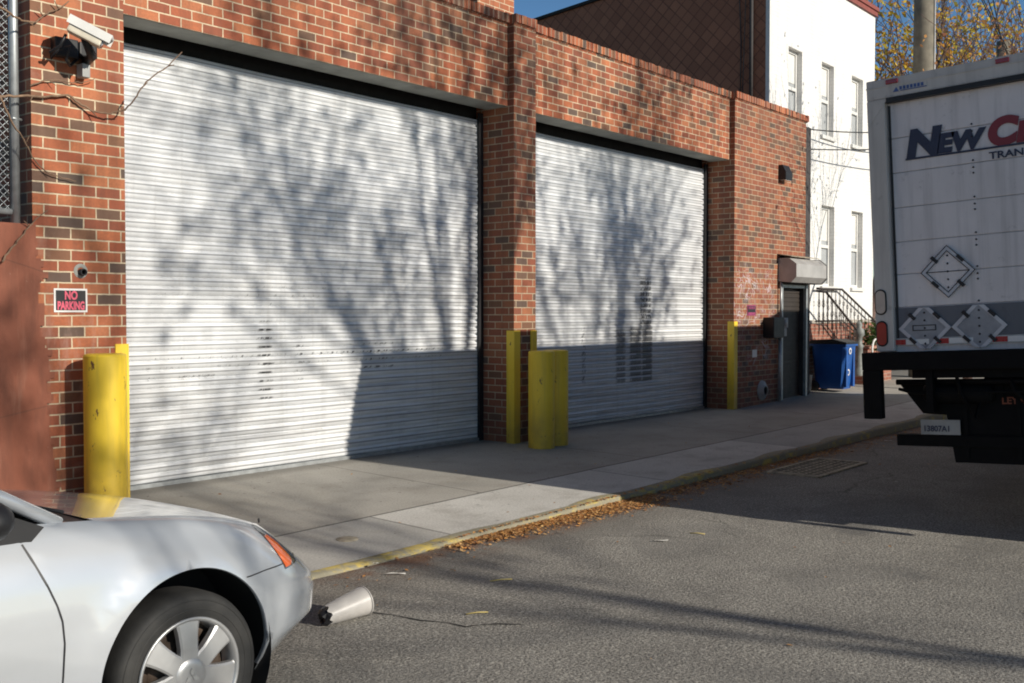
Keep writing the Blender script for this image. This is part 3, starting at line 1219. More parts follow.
def bollard(x, y, r, h, label):
    z0 = zs(x, y)
    t = thing('bollard', (x, y, z0), label, 'bollard', 'yellow pipe bollards in front of the piers')
    mb = MB()
    mb.lathe([(r, -.03), (r + .0015, .25), (r, .5), (r + .001, h - .012)], (x, y, z0), n=40)
    mb.build('pipe', M['yellow'], t)
    mb = MB()
    mb.lathe([(.001, h + .006), (r * .8, h + .004), (r - .006, h - .001), (r + .001, h - .012)], (x, y, z0), n=40)
    mb.build('cap', M['yellow'], t)


bollard(4.128, 7.235, .152, 1.20, 'stout sunlit yellow bollard standing behind the silver car')
bollard(9.235, 7.08, .146, 1.075, 'left yellow bollard of the shaded pair at the middle pier')
bollard(9.545, 7.12, .146, 1.075, 'right yellow bollard of the shaded pair at the middle pier')

# ------------------------------------------------------------------ stucco wall and fence on the left
mb = MB()
mb.box(-14, XL - .002, 7.455, 7.72, -.05, 2.24)
# ragged overlap of the stucco onto the brick
random.seed(3)
z = 2.24
while z > 0:
    h = .0813
    frac = 1 - z / 2.24
    ext = .012 + .14 * frac + random.uniform(-.028, .028)
    if z > 2.0:
        ext = .01
    x1 = XL + max(.004, ext)
    mb.box(XL - .001, x1, 7.462 + .0, PIER_Y - .0005, z - h + .0, z - .0)
    if random.random() < .5:
        mb.box(x1 - .001, x1 + random.uniform(.02, .05), 7.475, PIER_Y - .0007, z - h + .02, z - .015)
    z -= h
tag(mb.build('stucco_wall', M['stucco'], shift=(2, 7.6, 0)), 'rust brown stuccoed wall smeared onto the left brick pier', 'wall')

fe = thing('chain_link_fence', (3.0, 7.6, 2.24), 'galvanised chain link fence standing on top of the brown stucco wall', 'fence')
mb = MB()
fp = at(14, 100, 'y', 7.60)
mb.tube([(fp.x, 7.60, 2.2), (fp.x, 7.60, 5.2)], .032, 12)
mb.tube([(fp.x - .035, 7.565, 3.0), (fp.x + .05, 7.6, 3.0)], .012, 6)
mb.build('post', M['steel'], fe)
mb = MB()
mb.tube([(0.9, 7.60, 2.2), (0.9, 7.60, 5.2)], .032, 12)
mb.build('post', M['steel'], fe)
mb = MB()
mb.tube([(-10, 7.60, 2.33), (fp.x - .03, 7.60, 2.33)], .024, 8)
mb.build('bottom_rail', M['steel'], fe)
mb = MB()
s_ = .055
x_end, x_start, zb_, zt_ = fp.x - .045, 1.6, 2.31, 5.1
n = int((zt_ - zb_ + x_end - x_start) / s_)
for k in range(n):
    for sg in (1, -1):
        # diagonals clipped to the panel
        c0 = x_start - (zt_ - zb_) + k * s_
        p, q = (c0, zb_), (c0 + (zt_ - zb_), zt_)
        t0 = max(0, (x_start - p[0]) / (q[0] - p[0]))
        t1 = min(1, (x_end - p[0]) / (q[0] - p[0]))
        if t1 <= t0:
            continue
        A = (p[0] + (q[0] - p[0]) * t0, p[1] + (q[1] - p[1]) * t0)
        B = (p[0] + (q[0] - p[0]) * t1, p[1] + (q[1] - p[1]) * t1)
        if sg < 0:
            A, B = (x_start + x_end - A[0], A[1]), (x_start + x_end - B[0], B[1])
        mb.tube([(A[0], 7.60 + .003 * sg, A[1]), (B[0], 7.60 + .003 * sg, B[1])], .0035, 3, False)
mb.build('wire_mesh', M['steel'], fe)


def vine(label, px, r, y=7.46):
    pts = [at(x, yy, 'y', y - (d if d else 0)) for x, yy, d in px]
    out = []
    for i, (a, b) in enumerate(zip(pts, pts[1:])):
        for k in range(4):
            t = k / 4
            j = Vector((random.uniform(-1, 1), random.uniform(-1, 1) * .4, random.uniform(-1, 1))) * .006
            out.append(a.lerp(b, t) + (j if k else Vector()))
    out.append(pts[-1])
    mb = MB()
    mb.tube(out, [r * (1 - .6 * i / len(out)) for i in range(len(out))], 6)
    for i in range(6, len(out) - 3, 7):
        p = out[i]
        mb.tube([p, p + Vector((random.uniform(-.05, .05), -.02, random.uniform(-.05, .06)))], [r * .6, r * .3], 5)
    tag(mb.build('dry_vine', M['vine'], shift=pts[0]), label, 'vine', 'dry vines at the left edge')


vine('dry vine reaching across the pier to a twig tip over the left roller door', [(-2, 96, 0), (20, 96, 0), (45, 97, 0), (68, 95, 0), (78, 102, 0), (92, 111, .02), (110, 114, .05), (125, 110, .1), (137, 96, .2), (146, 82, .25), (163, 70, .3), (182, 52, .35)], .010)
vine('dry vine crossing the fence post near the top of the picture', [(-2, 6, .1), (8, 12, .1), (15, 17, .06), (24, 21, .02), (36, 22, 0), (43, 16, 0), (52, 11, 0), (60, 8, 0), (69, 1, 0)], .009)
vine('dry vine drooping down the brick pier below the camera', [(0, 96, .1), (6, 110, .1), (14, 126, .06), (24, 140, .02), (32, 157, 0), (45, 171, 0), (62, 178, 0), (76, 181, 0)], .008)
vine('thin dry vine curling under the junction box', [(30, 86, 0), (42, 81, 0), (58, 80, 0), (72, 83, 0), (84, 82, .02), (95, 78, .03)], .006)
vine('dry vine across the top of the brown wall', [(2, 262, .03), (10, 250, .03), (20, 238, .03), (28, 228, .03), (36, 219, .0), (48, 210, .0)], .008)

# ------------------------------------------------------------------ white row house
hs = thing('row_house', (20, 8.3, 0), 'tall white painted row house with narrow sash windows beyond the garage', 'house')
HX0, HX1, HY = 17.46, 22.62, 8.30
wins = [(18.27, 18.87, 5.08, 6.50), (19.79, 20.39, 5.08, 6.50), (21.33, 21.95, 5.08, 6.50),
        (18.27, 18.87, 2.13, 3.72), (19.83, 20.47, 2.13, 3.72), (21.38, 22.0, 2.13, 3.72)]
mb = MB()
xcuts = sorted({HX0, HX1} | {w_[0] for w_ in wins} | {w_[1] for w_ in wins})
zcuts = sorted({1.42, 7.97} | {w_[2] for w_ in wins} | {w_[3] for w_ in wins})
for i in range(len(xcuts) - 1):
    for j in range(len(zcuts) - 1):
        xm, zm = (xcuts[i] + xcuts[i + 1]) / 2, (zcuts[j] + zcuts[j + 1]) / 2
        if any(w_[0] < xm < w_[1] and w_[2] < zm < w_[3] for w_ in wins):
            continue
        mb.box(xcuts[i], xcuts[i + 1], HY, HY + .25, zcuts[j], zcuts[j + 1])
mb.build('front_wall', M['white_brick'], hs)
mb = MB()
mb.box(HX0 + .002, HX1 - .002, HY - .03, HY + .25, -.05, 1.40)
mb.build('basement_wall', M['stoop_brick'], hs)
mb = MB()
mb.box(HX0 - .01, HX1 + .02, HY - .06, HY + .2, 1.40, 1.46)
mb.build('water_table', M['stone'], hs)
mb = MB()
mb.prism([(HY + .03, -.05), (HY + .03, 8.12), (13.6, 7.74), (19, 7.2), (19, -.05)], 'x', HX0 - .006, HX0 + .22)
mb.build('side_wall', M['shingle'], hs)
mb = MB()
mb.prism([(HY + .25, -.05), (HY + .25, 7.9), (19, 7.0), (19, -.05)], 'x', HX1 - .22, HX1 - .001)
mb.build('far_side_wall', M['white_brick'], hs)
mb = MB()
mb.prism([(HY + .2, 8.12), (HY + .2, 8.18), (19, 7.26), (19, 7.2)], 'x', HX0 - .06, HX1 + .05)
mb.build('roof', M['tar'], hs)
mb = MB()
mb.box(HX0 - .03, HX1 + .02, HY - .05, HY + .2, 7.972, 8.07)
mb.box(HX0 - .04, HX1 + .03, HY - .08, HY + .2, 8.07, 8.15)
mb.build('cornice', M['cornice'], hs)
mb = MB()
mb.box(HX0 - .012, HX0 + .10, HY - .015, HY + .06, 1.47, 7.97)
mb.build('corner_board', M['white_paint'], hs)
for (a, b, z0, z1) in wins:
    mb = MB()
    fw_ = .055
    mb.box(a, a + fw_, HY + .10, HY + .17, z0, z1)
    mb.box(b - fw_, b, HY + .10, HY + .17, z0, z1)
    mb.box(a + fw_, b - fw_, HY + .10, HY + .17, z0, z0 + fw_)
    mb.box(a + fw_, b - fw_, HY + .10, HY + .17, z1 - fw_, z1)
    zm = (z0 + z1) / 2
    mb.box(a + fw_, b - fw_, HY + .09, HY + .165, zm - .03, zm + .03)
    wn_ = mb.build('window', M['white_paint'], hs)
    mb = MB()
    mb.box(a - .05, b + .05, HY - .05, HY + .1, z0 - .07, z0 - .001)
    mb.build('sill', M['white_paint'], wn_)
    mb = MB()
    mb.box(a + fw_, b - fw_, HY + .135, HY + .142, z0 + fw_, z1 - fw_)
    mb.build('pane', M['curtain_glass'], wn_)
    mb = MB()
    mb.box(a + fw_, b - fw_, HY + .128, HY + .134, zm + .12, z1 - fw_)
    mb.build('blind', M['white_paint'], wn_)
mb = MB()
mb.tube([(HX0 - .05, 8.62, 4.9), (HX0 - .05, 8.62, 8.0)], .035, 8)
mb.tube([(HX0 - .03, 8.85, 4.9), (HX0 - .03, 8.83, 6.5), (HX0 - .03, 8.9, 8.0)], .012, 6)
mb.tube([(HX0 - .06, 8.72, 4.9), (HX0 - .06, 8.78, 5.6), (HX0 - .03, 8.72, 8.0)], .010, 6)
mb.build('downpipe', M['drain'], hs)

# stoop
stp = thing('stoop', (19, 7.9, .15), 'brick stoop with stone treads in front of the white row house', 'stoop')
zb0 = .16
mb = MB()
mb.box(17.75, 19.1, 7.86, 8.26, zb0 - .1, .98)
for k in range(4):
    mb.box(19.1 + k * .27, 19.1 + (k + 1) * .27, 7.86, 8.26, zb0 - .1, .98 - (k + 1) * .17)
mb.build('base', M['stoop_brick'], stp)
mb = MB()
mb.box(17.72, 19.12, 7.83, 8.267, .981, 1.03)
for k in range(4):
    mb.box(19.122 + k * .27, 19.13 + (k + 1) * .27, 7.84, 8.267, .981 - (k + 1) * .17, 1.02 - (k + 1) * .17)
mb.build('tread', M['stone'], stp)

rl = thing('stoop_railing', (19, 7.4, 1.03), 'dark wrought iron railing with scrollwork sloping down the stoop', 'railing')


def rail(y, pts, n):
    mb = MB()
    mb.tube(pts, .022, 8)
    mb.tube([(p[0], p[1], p[2] - .62) for p in pts], .012, 6)
    mb.build('handrail', M['iron'], rl)
    mb = MB()
    for (a, b) in zip(pts, pts[1:]):
        k = max(2, int((Vector(b) - Vector(a)).length / .2))
        for i in range(k):
            p = Vector(a).lerp(Vector(b), (i + .5) / k)
            mb.tube([p, p - Vector((0, 0, .8))], .008, 5)
            for sg in (-1, 1):
                for zz in (.2, .45):
                    mb.tube([p + Vector((sg * .05 * math.sin(u * .9), 0, -zz + .05 * math.cos(u * .9) - .05)) for u in range(6)], .005, 4)
    mb.build('balusters', M['iron'], rl)


R0 = [at(817, 291, 'y', 7.86), at(826, 292, 'y', 7.86), at(860, 334, 'y', 7.80)]
rail(7.42, [tuple(q) for q in R0], 9)
R1 = [at(817, 288.5, 'y', 8.2), at(842, 289.5, 'y', 8.2), at(880, 326, 'y', 8.2)]
rail(8.2, [tuple(q) for q in R1], 9)
nw = thing('newel_post', (20.3, 7.78, .17), 'grey cast iron newel post at the foot of the stoop railing', 'newel post')
mb = MB()
NX = at(858.5, 388, 'y', 7.78).x
mb.box(NX - .16, NX + .16, 7.62, 7.94, .1, .36)
mb.build('plinth', M['stoop_brick'], nw)
mb = MB()
mb.lathe([(.12, .36), (.12, .48), (.085, .50), (.10, .56), (.085, .60), (.075, .9), (.10, .95), (.065, .99), (.065, 1.12), (.11, 1.17), (.10, 1.27), (.05, 1.31), (.07, 1.37), (.03, 1.44), (.001, 1.46)], (NX, 7.78, 0), n=14)
mb.build('post', M['newel'], nw)

mb = MB()
mb.box(20.75, 22.1, 7.70, 7.92, .05, .88)
mb.box(20.72, 22.13, 7.67, 7.95, .881, .94)
tag(mb.build('planter_wall', M['stoop_brick'], shift=(21.5, 7.8, .1)), 'low red brick garden wall past the newel post', 'wall')
mb = MB()
HX, HZ = at(877, 352, 'y', 7.6).x, at(877, 352, 'y', 7.6).z
ring = [(HX + .26 * math.cos(a_ * .2617), 7.60 + .02 * math.sin(a_ * .2617), HZ + .26 * math.sin(a_ * .2617)) for a_ in range(25)]
mb.tube(ring, .02, 6, False)
tag(mb.build('hose_loop', M['white_paint'], shift=(HX, 7.6, .7)), 'pale hoop leaning on the garden wall beside the truck', 'hoop')


def leaf_cloud(mb, c, rad, n, size, seed, squash=1.0, hollow=.35):
    rng = random.Random(seed)
    # clumps
    cl = []
    for _ in range(max(6, n // 45)):
        while True:
            p = Vector((rng.uniform(-1, 1), rng.uniform(-1, 1), rng.uniform(-1, 1)))
            if hollow < p.length < 1:
                break
        cl.append((p, rng.uniform(.12, .3)))
    for _ in range(n):
        p, s = rng.choice(cl)
        q = p + Vector((rng.gauss(0, s), rng.gauss(0, s), rng.gauss(0, s * .8)))
        P = Vector(c) + Vector((q.x * rad[0], q.y * rad[1], q.z * rad[2]))
        a = Vector((rng.gauss(0, 1), rng.gauss(0, 1), rng.gauss(0, 1))).normalized()
        b = a.orthogonal().normalized()
        d = a.cross(b)
        sz = size * rng.uniform(.5, 1.3)
        mb.quad(P - b * sz, P + d * sz * .5, P + b * sz, P - d * sz * .5)


sh = thing('shrub', (21.6, 7.75, .1), 'green leafy shrub behind the low brick garden wall', 'shrub')
mb = MB()
leaf_cloud(mb, (21.6, 7.75, 1.05), (.8, .3, .4), 700, .06, 5)
mb.build('foliage', M['shrub'], sh, fixn=False)
mb = MB()
for k in range(7):
    mb.tube([(21.6 + k * .05 - .15, 7.75, .1), (21.6 + (k - 3) * .14, 7.75, 1.0)], .012, 5)
mb.build('stem', M['bark_thin'], sh)

# ------------------------------------------------------------------ recycling bin
bn = thing('recycling_bin', (18.45, 7.47, .17), 'blue wheeled recycling bin standing in front of the stoop', 'bin')
bx, by, bz = 18.45, 7.47, zs(18.5, 7.4)
mb = MB()
levels = [(.0, .205, .245), (.12, .225, .265), (.5, .25, .295), (.80, .27, .315)]
rows = []
for h, a, b in levels:
    rows.append([(bx + a * sx_, by + b * sy_, bz + .06 + h) for sx_, sy_ in ((-.85, -1), (.85, -1), (1, -.85), (1, .85), (.85, 1), (-.85, 1), (-1, .85), (-1, -.85), (-.85, -1))])
mb.grid(rows, False)
mb.face(range(0, 8))
mb.box(bx - .29, bx + .29, by - .335, by + .335, bz + .83, bz + .865)
mb.box(bx + .12, bx + .2, by - .315, by - .27, bz + .1, bz + .8)
mb.box(bx - .2, bx - .12, by - .315, by - .27, bz + .1, bz + .8)
mb.build('body', M['bin'], bn)
mb = MB()
mb.prism([(by - .345, bz + .868), (by - .345, bz + .90), (by - .1, bz + .955), (by + .3, bz + .935), (by + .345, bz + .90), (by + .345, bz + .868)], 'x', bx - .30, bx + .30)
mb.build('lid', M['black'], bn)
mb = MB()
mb.tube([(bx - .24, by + .37, bz + .88), (bx + .24, by + .37, bz + .88)], .018, 8)
mb.build('handle', M['bin'], bn)
for sg in (-1, 1):
    mb = MB()
    mb.lathe([(.001, -.03), (.09, -.03), (.10, -.02), (.10, .02), (.09, .03), (.001, .03)], (bx + sg * .24, by + .27, bz + .10), 'x', 18)
    mb.build('wheel', M['black'], bn)
mb = MB()
for zz, xx in ((.68, .02), (.3, -.02)):
    mb = MB()
    mb.lathe([(.035, -.002), (.06, -.002), (.06, -.006), (.035, -.006)], (bx - .07 + xx, by - .322 + (0.68 - zz) * .04, bz + .06 + zz), 'y', 14)
    mb.build('emblem', M['sign_white'], bn)
# small bucket / urn beside the bin
mb = MB()
mb.lathe([(.001, 0), (.10, 0), (.13, .3), (.14, .32), (.12, .32), (.11, .05)], (17.72, 7.70, zs(17.7, 7.7)), n=18)
tag(mb.build('flower_pot', M['stone'], shift=(17.72, 7.70, .2)), 'pale flower pot beside the blue bin at the garage corner', 'pot')

# ------------------------------------------------------------------ utility poles and wires
def pole(x, y, h, r, label):
    t = thing('utility_pole', (x, y, 0), label, 'utility pole')
    mb = MB()
    mb.tube([(x, y, 0), (x, y, h * .5), (x + .02, y, h)], [r * 1.12, r, r * .8], 18)
    mb.build('post', M['pole_wood'], t)
    return t


PX, PY = 23.4, 7.53
p1 = pole(PX, PY, 12.5, .215, 'weathered wooden utility pole rising behind the truck box')
mb = MB()
for zz, sgn in ((6.75, 1), (7.05, -1), (7.5, 1)):
    mb = MB()
    mb.tube([(PX, PY, zz), (PX + .2, PY - .25, zz + .01)], .016, 6)
    mb.lathe([(.001, .02), (.05, .02), (.055, -.02), (.001, -.03)], (PX + .21, PY - .27, zz), n=10)
    mb.build('pole_step', M['dark_metal'], p1)
mb = MB()
mb.tube([(PX + .08, PY - .225, .3), (PX + .06, PY - .21, 11)], .022, 6)
mb.build('ground_wire_cover', M['grey_paint'], p1)
p2 = pole(27.7, 7.0, 8.25, .19, 'shorter far utility pole with wires above the truck roof')
mb = MB()
mb.box(27.1, 28.3, 6.78, 6.86, 7.5, 7.62)
for k in (-.5, -.2, .2, .5):
    mb.lathe([(.03, 0), (.045, .05), (.03, .1), (.001, .12)], (27.7 + k, 6.82, 7.62), n=8)
mb.build('crossarm', M['pole_wood'], p2)


def wire(a, b, sag, label, r=.012):
    a, b = Vector(a), Vector(b)
    pts = []
    for i in range(25):
        t = i / 24
        p = a.lerp(b, t)
        p.z -= sag * 4 * t * (1 - t)
        pts.append(p)
    mb = MB()
    mb.tube(pts, r, 5)
    tag(mb.build('overhead_wire', M['black'], shift=a), label, 'wire', 'overhead wires')


for k, (y, z) in enumerate(((6.7, 11.6), (7.1, 11.5), (7.6, 11.6), (7.3, 10.9))):
    wire((PX, y, z), (27.2 + .35 * k, 6.82, 7.75), .25, ['outermost street wire running from the pole top to the far pole', 'second street wire running between the two poles', 'third street wire running between the two poles', 'lowest street wire running between the two poles'][k], .012)
for k, (y, z) in enumerate(((6.9, 11.8), (7.3, 11.2), (7.6, 10.4))):
    wire((PX, y, z), (70, 2.0 + k * 1.2, 14.5 - k * 1.5), .6, ['long overhead cable crossing the sky at upper right, topmost', 'long overhead cable crossing the sky at upper right, middle', 'long overhead cable crossing the sky at upper right, lowest'][k], .014)
wire((PX, 7.2, 5.6), (18.0, 8.26, 5.0), .12, 'upper service wire from the pole across the windows of the white house')
wire((PX, 7.2, 5.2), (17.55, 8.26, 4.55), .06, 'service wire from the pole to the corner of the white house')


# ------------------------------------------------------------------ trees
def grow(mb, seed, base, height, r0, lean=(0, 0), spread=.7, levels=5, first=.3, nb=(3, 4), upb=.25, lenf=.68, sides=(8, 6, 5, 4, 3, 3), tips=None, minr=.004, trunk=None, limb=None, wander=.12):
    rng = random.Random(seed)

    def branch(p, d, length, r, lv):
        seg = 5 if lv < 2 else 4
        pts = [p.copy()]
        rad = [r]
        dd = d.copy()
        for i in range(seg):
            dd = (dd + Vector((rng.gauss(0, wander), rng.gauss(0, wander), rng.gauss(0, .08) + upb * .12))).normalized()
            p = p + dd * (length / seg)
            pts.append(p.copy())
            rad.append(max(minr, r * (1 - .55 * (i + 1) / seg)))
        mb.tube(pts, rad, sides[min(lv, 5)], lv == 0)
        if lv >= levels:
            if tips is not None:
                tips.append(pts[-1])
            return
        k = rng.randint(*nb) + (1 if lv == 0 else 0)
        for i in range(k):
            t = first + (1 - first) * (i + rng.uniform(.2, .9)) / k if lv == 0 else .25 + .75 * (i + rng.uniform(.2, 1)) / k
            t = min(t, .99)
            j = min(int(t * seg), seg - 1)
            q = pts[j].lerp(pts[j + 1], t * seg - j)
            ax = (pts[j + 1] - pts[j]).normalized()
            o = ax.orthogonal().normalized()
            o.rotate(Matrix.Rotation(rng.uniform(0, 6.28), 3, ax))
            nd = (ax + o * rng.uniform(.6, 1.2) * spread + Vector((0, 0, upb))).normalized()
            branch(q, nd, (limb if lv == 0 and limb else length * lenf) * rng.uniform(.75, 1.15), rad[j] * .62, lv + 1)
        branch(pts[-1], dd, (limb if lv == 0 and limb else length * lenf) * .9, rad[-1], lv + 1)
    branch(Vector(base), Vector((lean[0], lean[1], 1)).normalized(), trunk or height * .42, r0, 0)


def tree(name, base, label, seed, height, r0, bark, leaf=None, nleaf=0, lsize=.08, group=None, **kw):
    t = thing(name, base, label, 'tree', group)
    mb = MB()
    tips = []
    grow(mb, seed, base, height, r0, tips=tips, **kw)
    mb.build('trunk', bark, t, fixn=False)
    if leaf:
        rng = random.Random(seed + 1)
        mb = MB()
        for _ in range(nleaf):
            P = rng.choice(tips) + Vector((rng.gauss(0, .28), rng.gauss(0, .28), rng.gauss(0, .25)))
            a = Vector((rng.gauss(0, 1), rng.gauss(0, 1), rng.gauss(0, 1))).normalized()
            b = a.orthogonal().normalized()
            d = a.cross(b)
            sz = lsize * rng.uniform(.5, 1.3)
            mb.quad(P - b * sz, P + d * sz * .55, P + b * sz, P - d * sz * .55)
        mb.build('crown', leaf, t, fixn=False)
    return t


# bare street trees across the road whose shadows fall on the doors
def clumpy(t, tips_, n, per, seed, size=.075, rad=.22):
    rng = random.Random(seed)
    mb = MB()
    for _ in range(n):
        c0 = rng.choice(tips_) + Vector((rng.gauss(0, .1), rng.gauss(0, .1), rng.gauss(0, .1)))
        for _ in range(rng.randint(per // 2, per)):
            P = c0 + Vector((rng.gauss(0, rad), rng.gauss(0, rad), rng.gauss(0, rad)))
            a = Vector((rng.gauss(0, 1), rng.gauss(0, 1), rng.gauss(0, 1))).normalized()
            b = a.orthogonal().normalized()
            d = a.cross(b)
            sz = size * rng.uniform(.6, 1.3)
            mb.quad(P - b * sz, P + d * sz * .6, P + b * sz, P - d * sz * .6)
    mb.build('crown', M['autumn_red'], t, fixn=False)


def street_tree(base, label, seed, height, r0, n, per, **kw):
    t = thing('street_tree', base, label, 'tree')
    mb = MB()
    tips_ = []
    grow(mb, seed, base, height, r0, tips=tips_, **kw)
    mb.build('trunk', M['bark'], t, fixn=False)
    clumpy(t, tips_, n, per, seed + 3)


street_tree((10.4, -7.2, .14), 'tall nearly bare street tree across the road, opposite the middle pier', 21, 13, .22, 74, 22, levels=4, trunk=5.9, limb=3.0, first=.82, spread=.8, upb=.34, lenf=.68, nb=(3, 4), minr=.009, wander=.07)
street_tree((14.4, -8.0, .14), 'tall nearly bare street tree across the road, opposite the right roller door', 34, 13, .22, 80, 22, levels=4, trunk=4.9, limb=3.3, first=.8, spread=.85, upb=.34, lenf=.68, nb=(3, 4), minr=.009, lean=(.04, 0), wander=.07)
street_tree((7.9, -14.0, .14), 'slender nearly bare tree across the road, opposite the left roller door', 12, 9.6, .08, 22, 22, levels=4, trunk=6.6, limb=2.8, first=.85, spread=.95, upb=.22, lenf=.7, nb=(3, 3), minr=.010, wander=.09)
street_tree((3.7, -13.0, .14), 'small nearly bare tree across the road, opposite the stucco wall', 9, 8.6, .08, 7, 20, levels=3, trunk=6.0, limb=2.2, first=.85, spread=.9, upb=.22, lenf=.68, nb=(2, 3), minr=.010)

# thin tree in front of the white house
tree('young_street_tree', (20.3, 5.7, .1), 'thin nearly bare street tree in front of the white house', 5, 8.6, .09, M['bark_thin'], M['autumn_red'], 500, .045, levels=4, spread=.75, upb=.18, lenf=.66, first=.4, minr=.006)
BT = 'autumn trees beyond the truck'
specs = [((31.5, 11.6, 0), 'golden leaved tree just past the white house', 41, 13.6, 'autumn', 2200), ((35.0, 10.4, 0), 'yellow tree behind the wooden utility pole', 42, 12.8, 'autumn', 1700),
         ((36.5, 8.7, 0), 'pinkish sparse tree between the two utility poles', 43, 12.6, 'autumn_red', 1100), ((39, 7.4, 0), 'orange tree behind the shorter far pole', 44, 13.2, 'autumn', 1400), ((44, 12, 0), 'far yellow tree showing through the gaps', 45, 15, 'autumn', 1400)]
for b_, lab, sd_, h_, m_, nl_ in specs:
    tree('autumn_tree', b_, lab, sd_, h_, .17, M['bark_thin'], M[m_], int(nl_ * 1.5), .085, BT, levels=4, spread=.8, upb=.2, lenf=.66, minr=.01)
sh2 = thing('russet_hedge', (29, 8.0, 0), 'low sunlit orange hedge seen under the truck', 'hedge')
mb = MB()
leaf_cloud(mb, (30, 7.0, .7), (5, 1.2, .7), 2200, .09, 8, hollow=0)
mb.build('foliage', M['autumn'], sh2, fixn=False)

# ------------------------------------------------------------------ fallen leaves and litter
rng = random.Random(4)
mb = MB()


def leafq(x, y, z, s):
    a = rng.uniform(0, 6.28)
    t1, t2 = rng.uniform(-.5, .5), rng.uniform(-.5, .5)
    u = Vector((math.cos(a), math.sin(a), t1 * .7))
    v = Vector((-math.sin(a), math.cos(a), t2 * .7))
    P = Vector((x, y, z))
    mb.quad(P - u * s, P - v * s * .55 + Vector((0, 0, s * .1)), P + u * s, P + v * s * .55)


for k in range(11500):
    x = rng.choice((rng.uniform(3.9, 15), rng.uniform(5.2, 7.9), rng.uniform(5.6, 7.7), rng.uniform(8, 12)))
    dens = lerpl(x, [(3.9, .10), (4.7, .2), (5.0, .12), (5.6, .9), (7.6, 1), (9, .8), (15, .6)])
    if rng.random() > dens:
        continue
    wdt = lerpl(x, [(3.9, .5), (4.8, .42), (5.4, .12), (6.3, .19), (7.6, .25), (10, .22), (15, .28)])
    y = KERB_Y - .004 - abs(rng.gauss(0, wdt * .62))
    if y < 4.1 and rng.random() < .9:
        continue
    if 9.7 < x < 11.1 and y < 4.64:
        continue
    d = KERB_Y - y
    leafq(x, y, (.008 if d > .012 else zk(x) + .012) + rng.uniform(0, .012) * max(0, 1 - d / .3) * min(1, dens * 1.2), rng.choice((rng.uniform(.006, .012), rng.uniform(.008, .022))))
for k in range(90):
    x = rng.uniform(3.9, 15)
    y = rng.uniform(1.0, 7.4)
    leafq(x, y, (zs(x, y) if y > 5.0 else 0) + .006, rng.uniform(.008, .02))
tag(mb.build('fallen_leaves', M['litter_leaf'], fixn=False), 'orange brown dead leaves drifted along the kerb', 'leaves', kind='stuff')

# smear of damp leaf mould at the kerb
labs = ['white paper scrap on the sunlit road near the truck shadow', 'white scrap on the yellow kerb near the car', 'white scrap in the gutter left of the drain grate', 'small pale scrap in the shaded road before the truck', 'white scrap in the gutter under the truck corner', 'pale scrap among the gutter leaves in front of the car']
for lab, (x, y, w_, h_) in zip(labs, ((661, 541, .10, .03), (376, 564, .035, .02), (771, 466, .06, .025), (896, 482, .03, .02), (888, 441, .09, .02), (395, 574.5, .13, .018))):
    p = at(x, y, 'z', .03 if y < 570 and x < 380 else .006)
    mb = MB()
    a = rng.uniform(-.3, .3)
    u = Vector((RT.x, RT.y, 0)).normalized()
    v = Vector((-u.y, u.x, 0))
    rows = []
    for i in range(4):
        rows.append([p + u * (w_ * (i / 3 - .5)) + v * (h_ * (j / 2 - .5)) + Vector((0, 0, .003 + .008 * rng.random())) for j in range(3)])
    mb.grid(rows, False)
    tag(mb.build('paper_scrap', M['paper'], shift=p), lab, 'litter', 'litter scraps')
labs = ['yellow straw on the road right of the cup', 'yellow straw on the sunlit road near the kerb leaves', 'short pale straw on the road in the foreground']
for lab, (xa, ya, xb, yb) in zip(labs, ((466, 614, 488, 612), (490, 581, 512, 579), (690, 533, 705, 534))):
    p, q = at(xa, ya, 'z', .006), at(xb, yb, 'z', .006)
    mb = MB()
    mb.tube([p, p.lerp(q, .5) + Vector((0, 0, .004)), q], .004, 5)
    tag(mb.build('straw', M['yellow_straw'], shift=p), lab, 'litter', 'litter straws')

# crushed cup lying on the road
cpx = thing('crushed_cup', (3.7, 4.05, 0), 'silvery tapered cup with torn dark bottom lying on the road by the car bumper', 'cup')
A = Vector((3.575, 4.105, .052))
B = Vector((3.790, 4.090, .077))
A = B + (A - B) * 1.12
ax = (B - A).normalized()
o1 = ax.orthogonal().normalized()
o2 = ax.cross(o1)
mb = MB()
N = 30
rows = []
rng2 = random.Random(2)
for i in range(9):
    t = i / 8
    r = .050 + .026 * t
    row = []
    for k in range(N + 1):
        a = 2 * math.pi * (k % N) / N
        rr = r * (1 + .03 * math.sin(3 * a + 1.0) * (1 - t) + .02 * math.sin(2 * a))
        tt = t
        if i == 0:
            tt = -.03 + .16 * max(0, math.sin(a * 1.0 + 2.0)) + .05 * math.sin(7 * a)
        row.append(A + (B - A) * tt + (o1 * math.cos(a) + o2 * math.sin(a)) * rr)
    rows.append(row)
mb.grid(rows, True)
mb.build('wall', M['foam'], cpx, fixn=False)
mb = MB()
mb.tube([B + (o1 * math.cos(2 * math.pi * k / N) + o2 * math.sin(2 * math.pi * k / N)) * .0765 for k in range(N + 1)], .0045, 6, False)
mb.build('lip', M['foam'], cpx)
mb = MB()
cen = A + ax * .02
mb.smooth = True
rows = []
for i in range(4):
    rr = (.049, .045, .03, .004)[i]
    off_ = (.0, -.035, -.06, -.05)[i]
    rows.append([cen + ax * (off_ + rng2.uniform(-.012, .012)) + (o1 * math.cos(2 * math.pi * k / 12) + o2 * math.sin(2 * math.pi * k / 12)) * rr * rng2.uniform(.8, 1.1) - Vector((0, 0, .012 * i / 3)) for k in range(12)])
rows = [r + [r[0]] for r in rows]
mb.grid(rows, False)
mb.build('torn_bottom', M['black'], cpx, fixn=False)

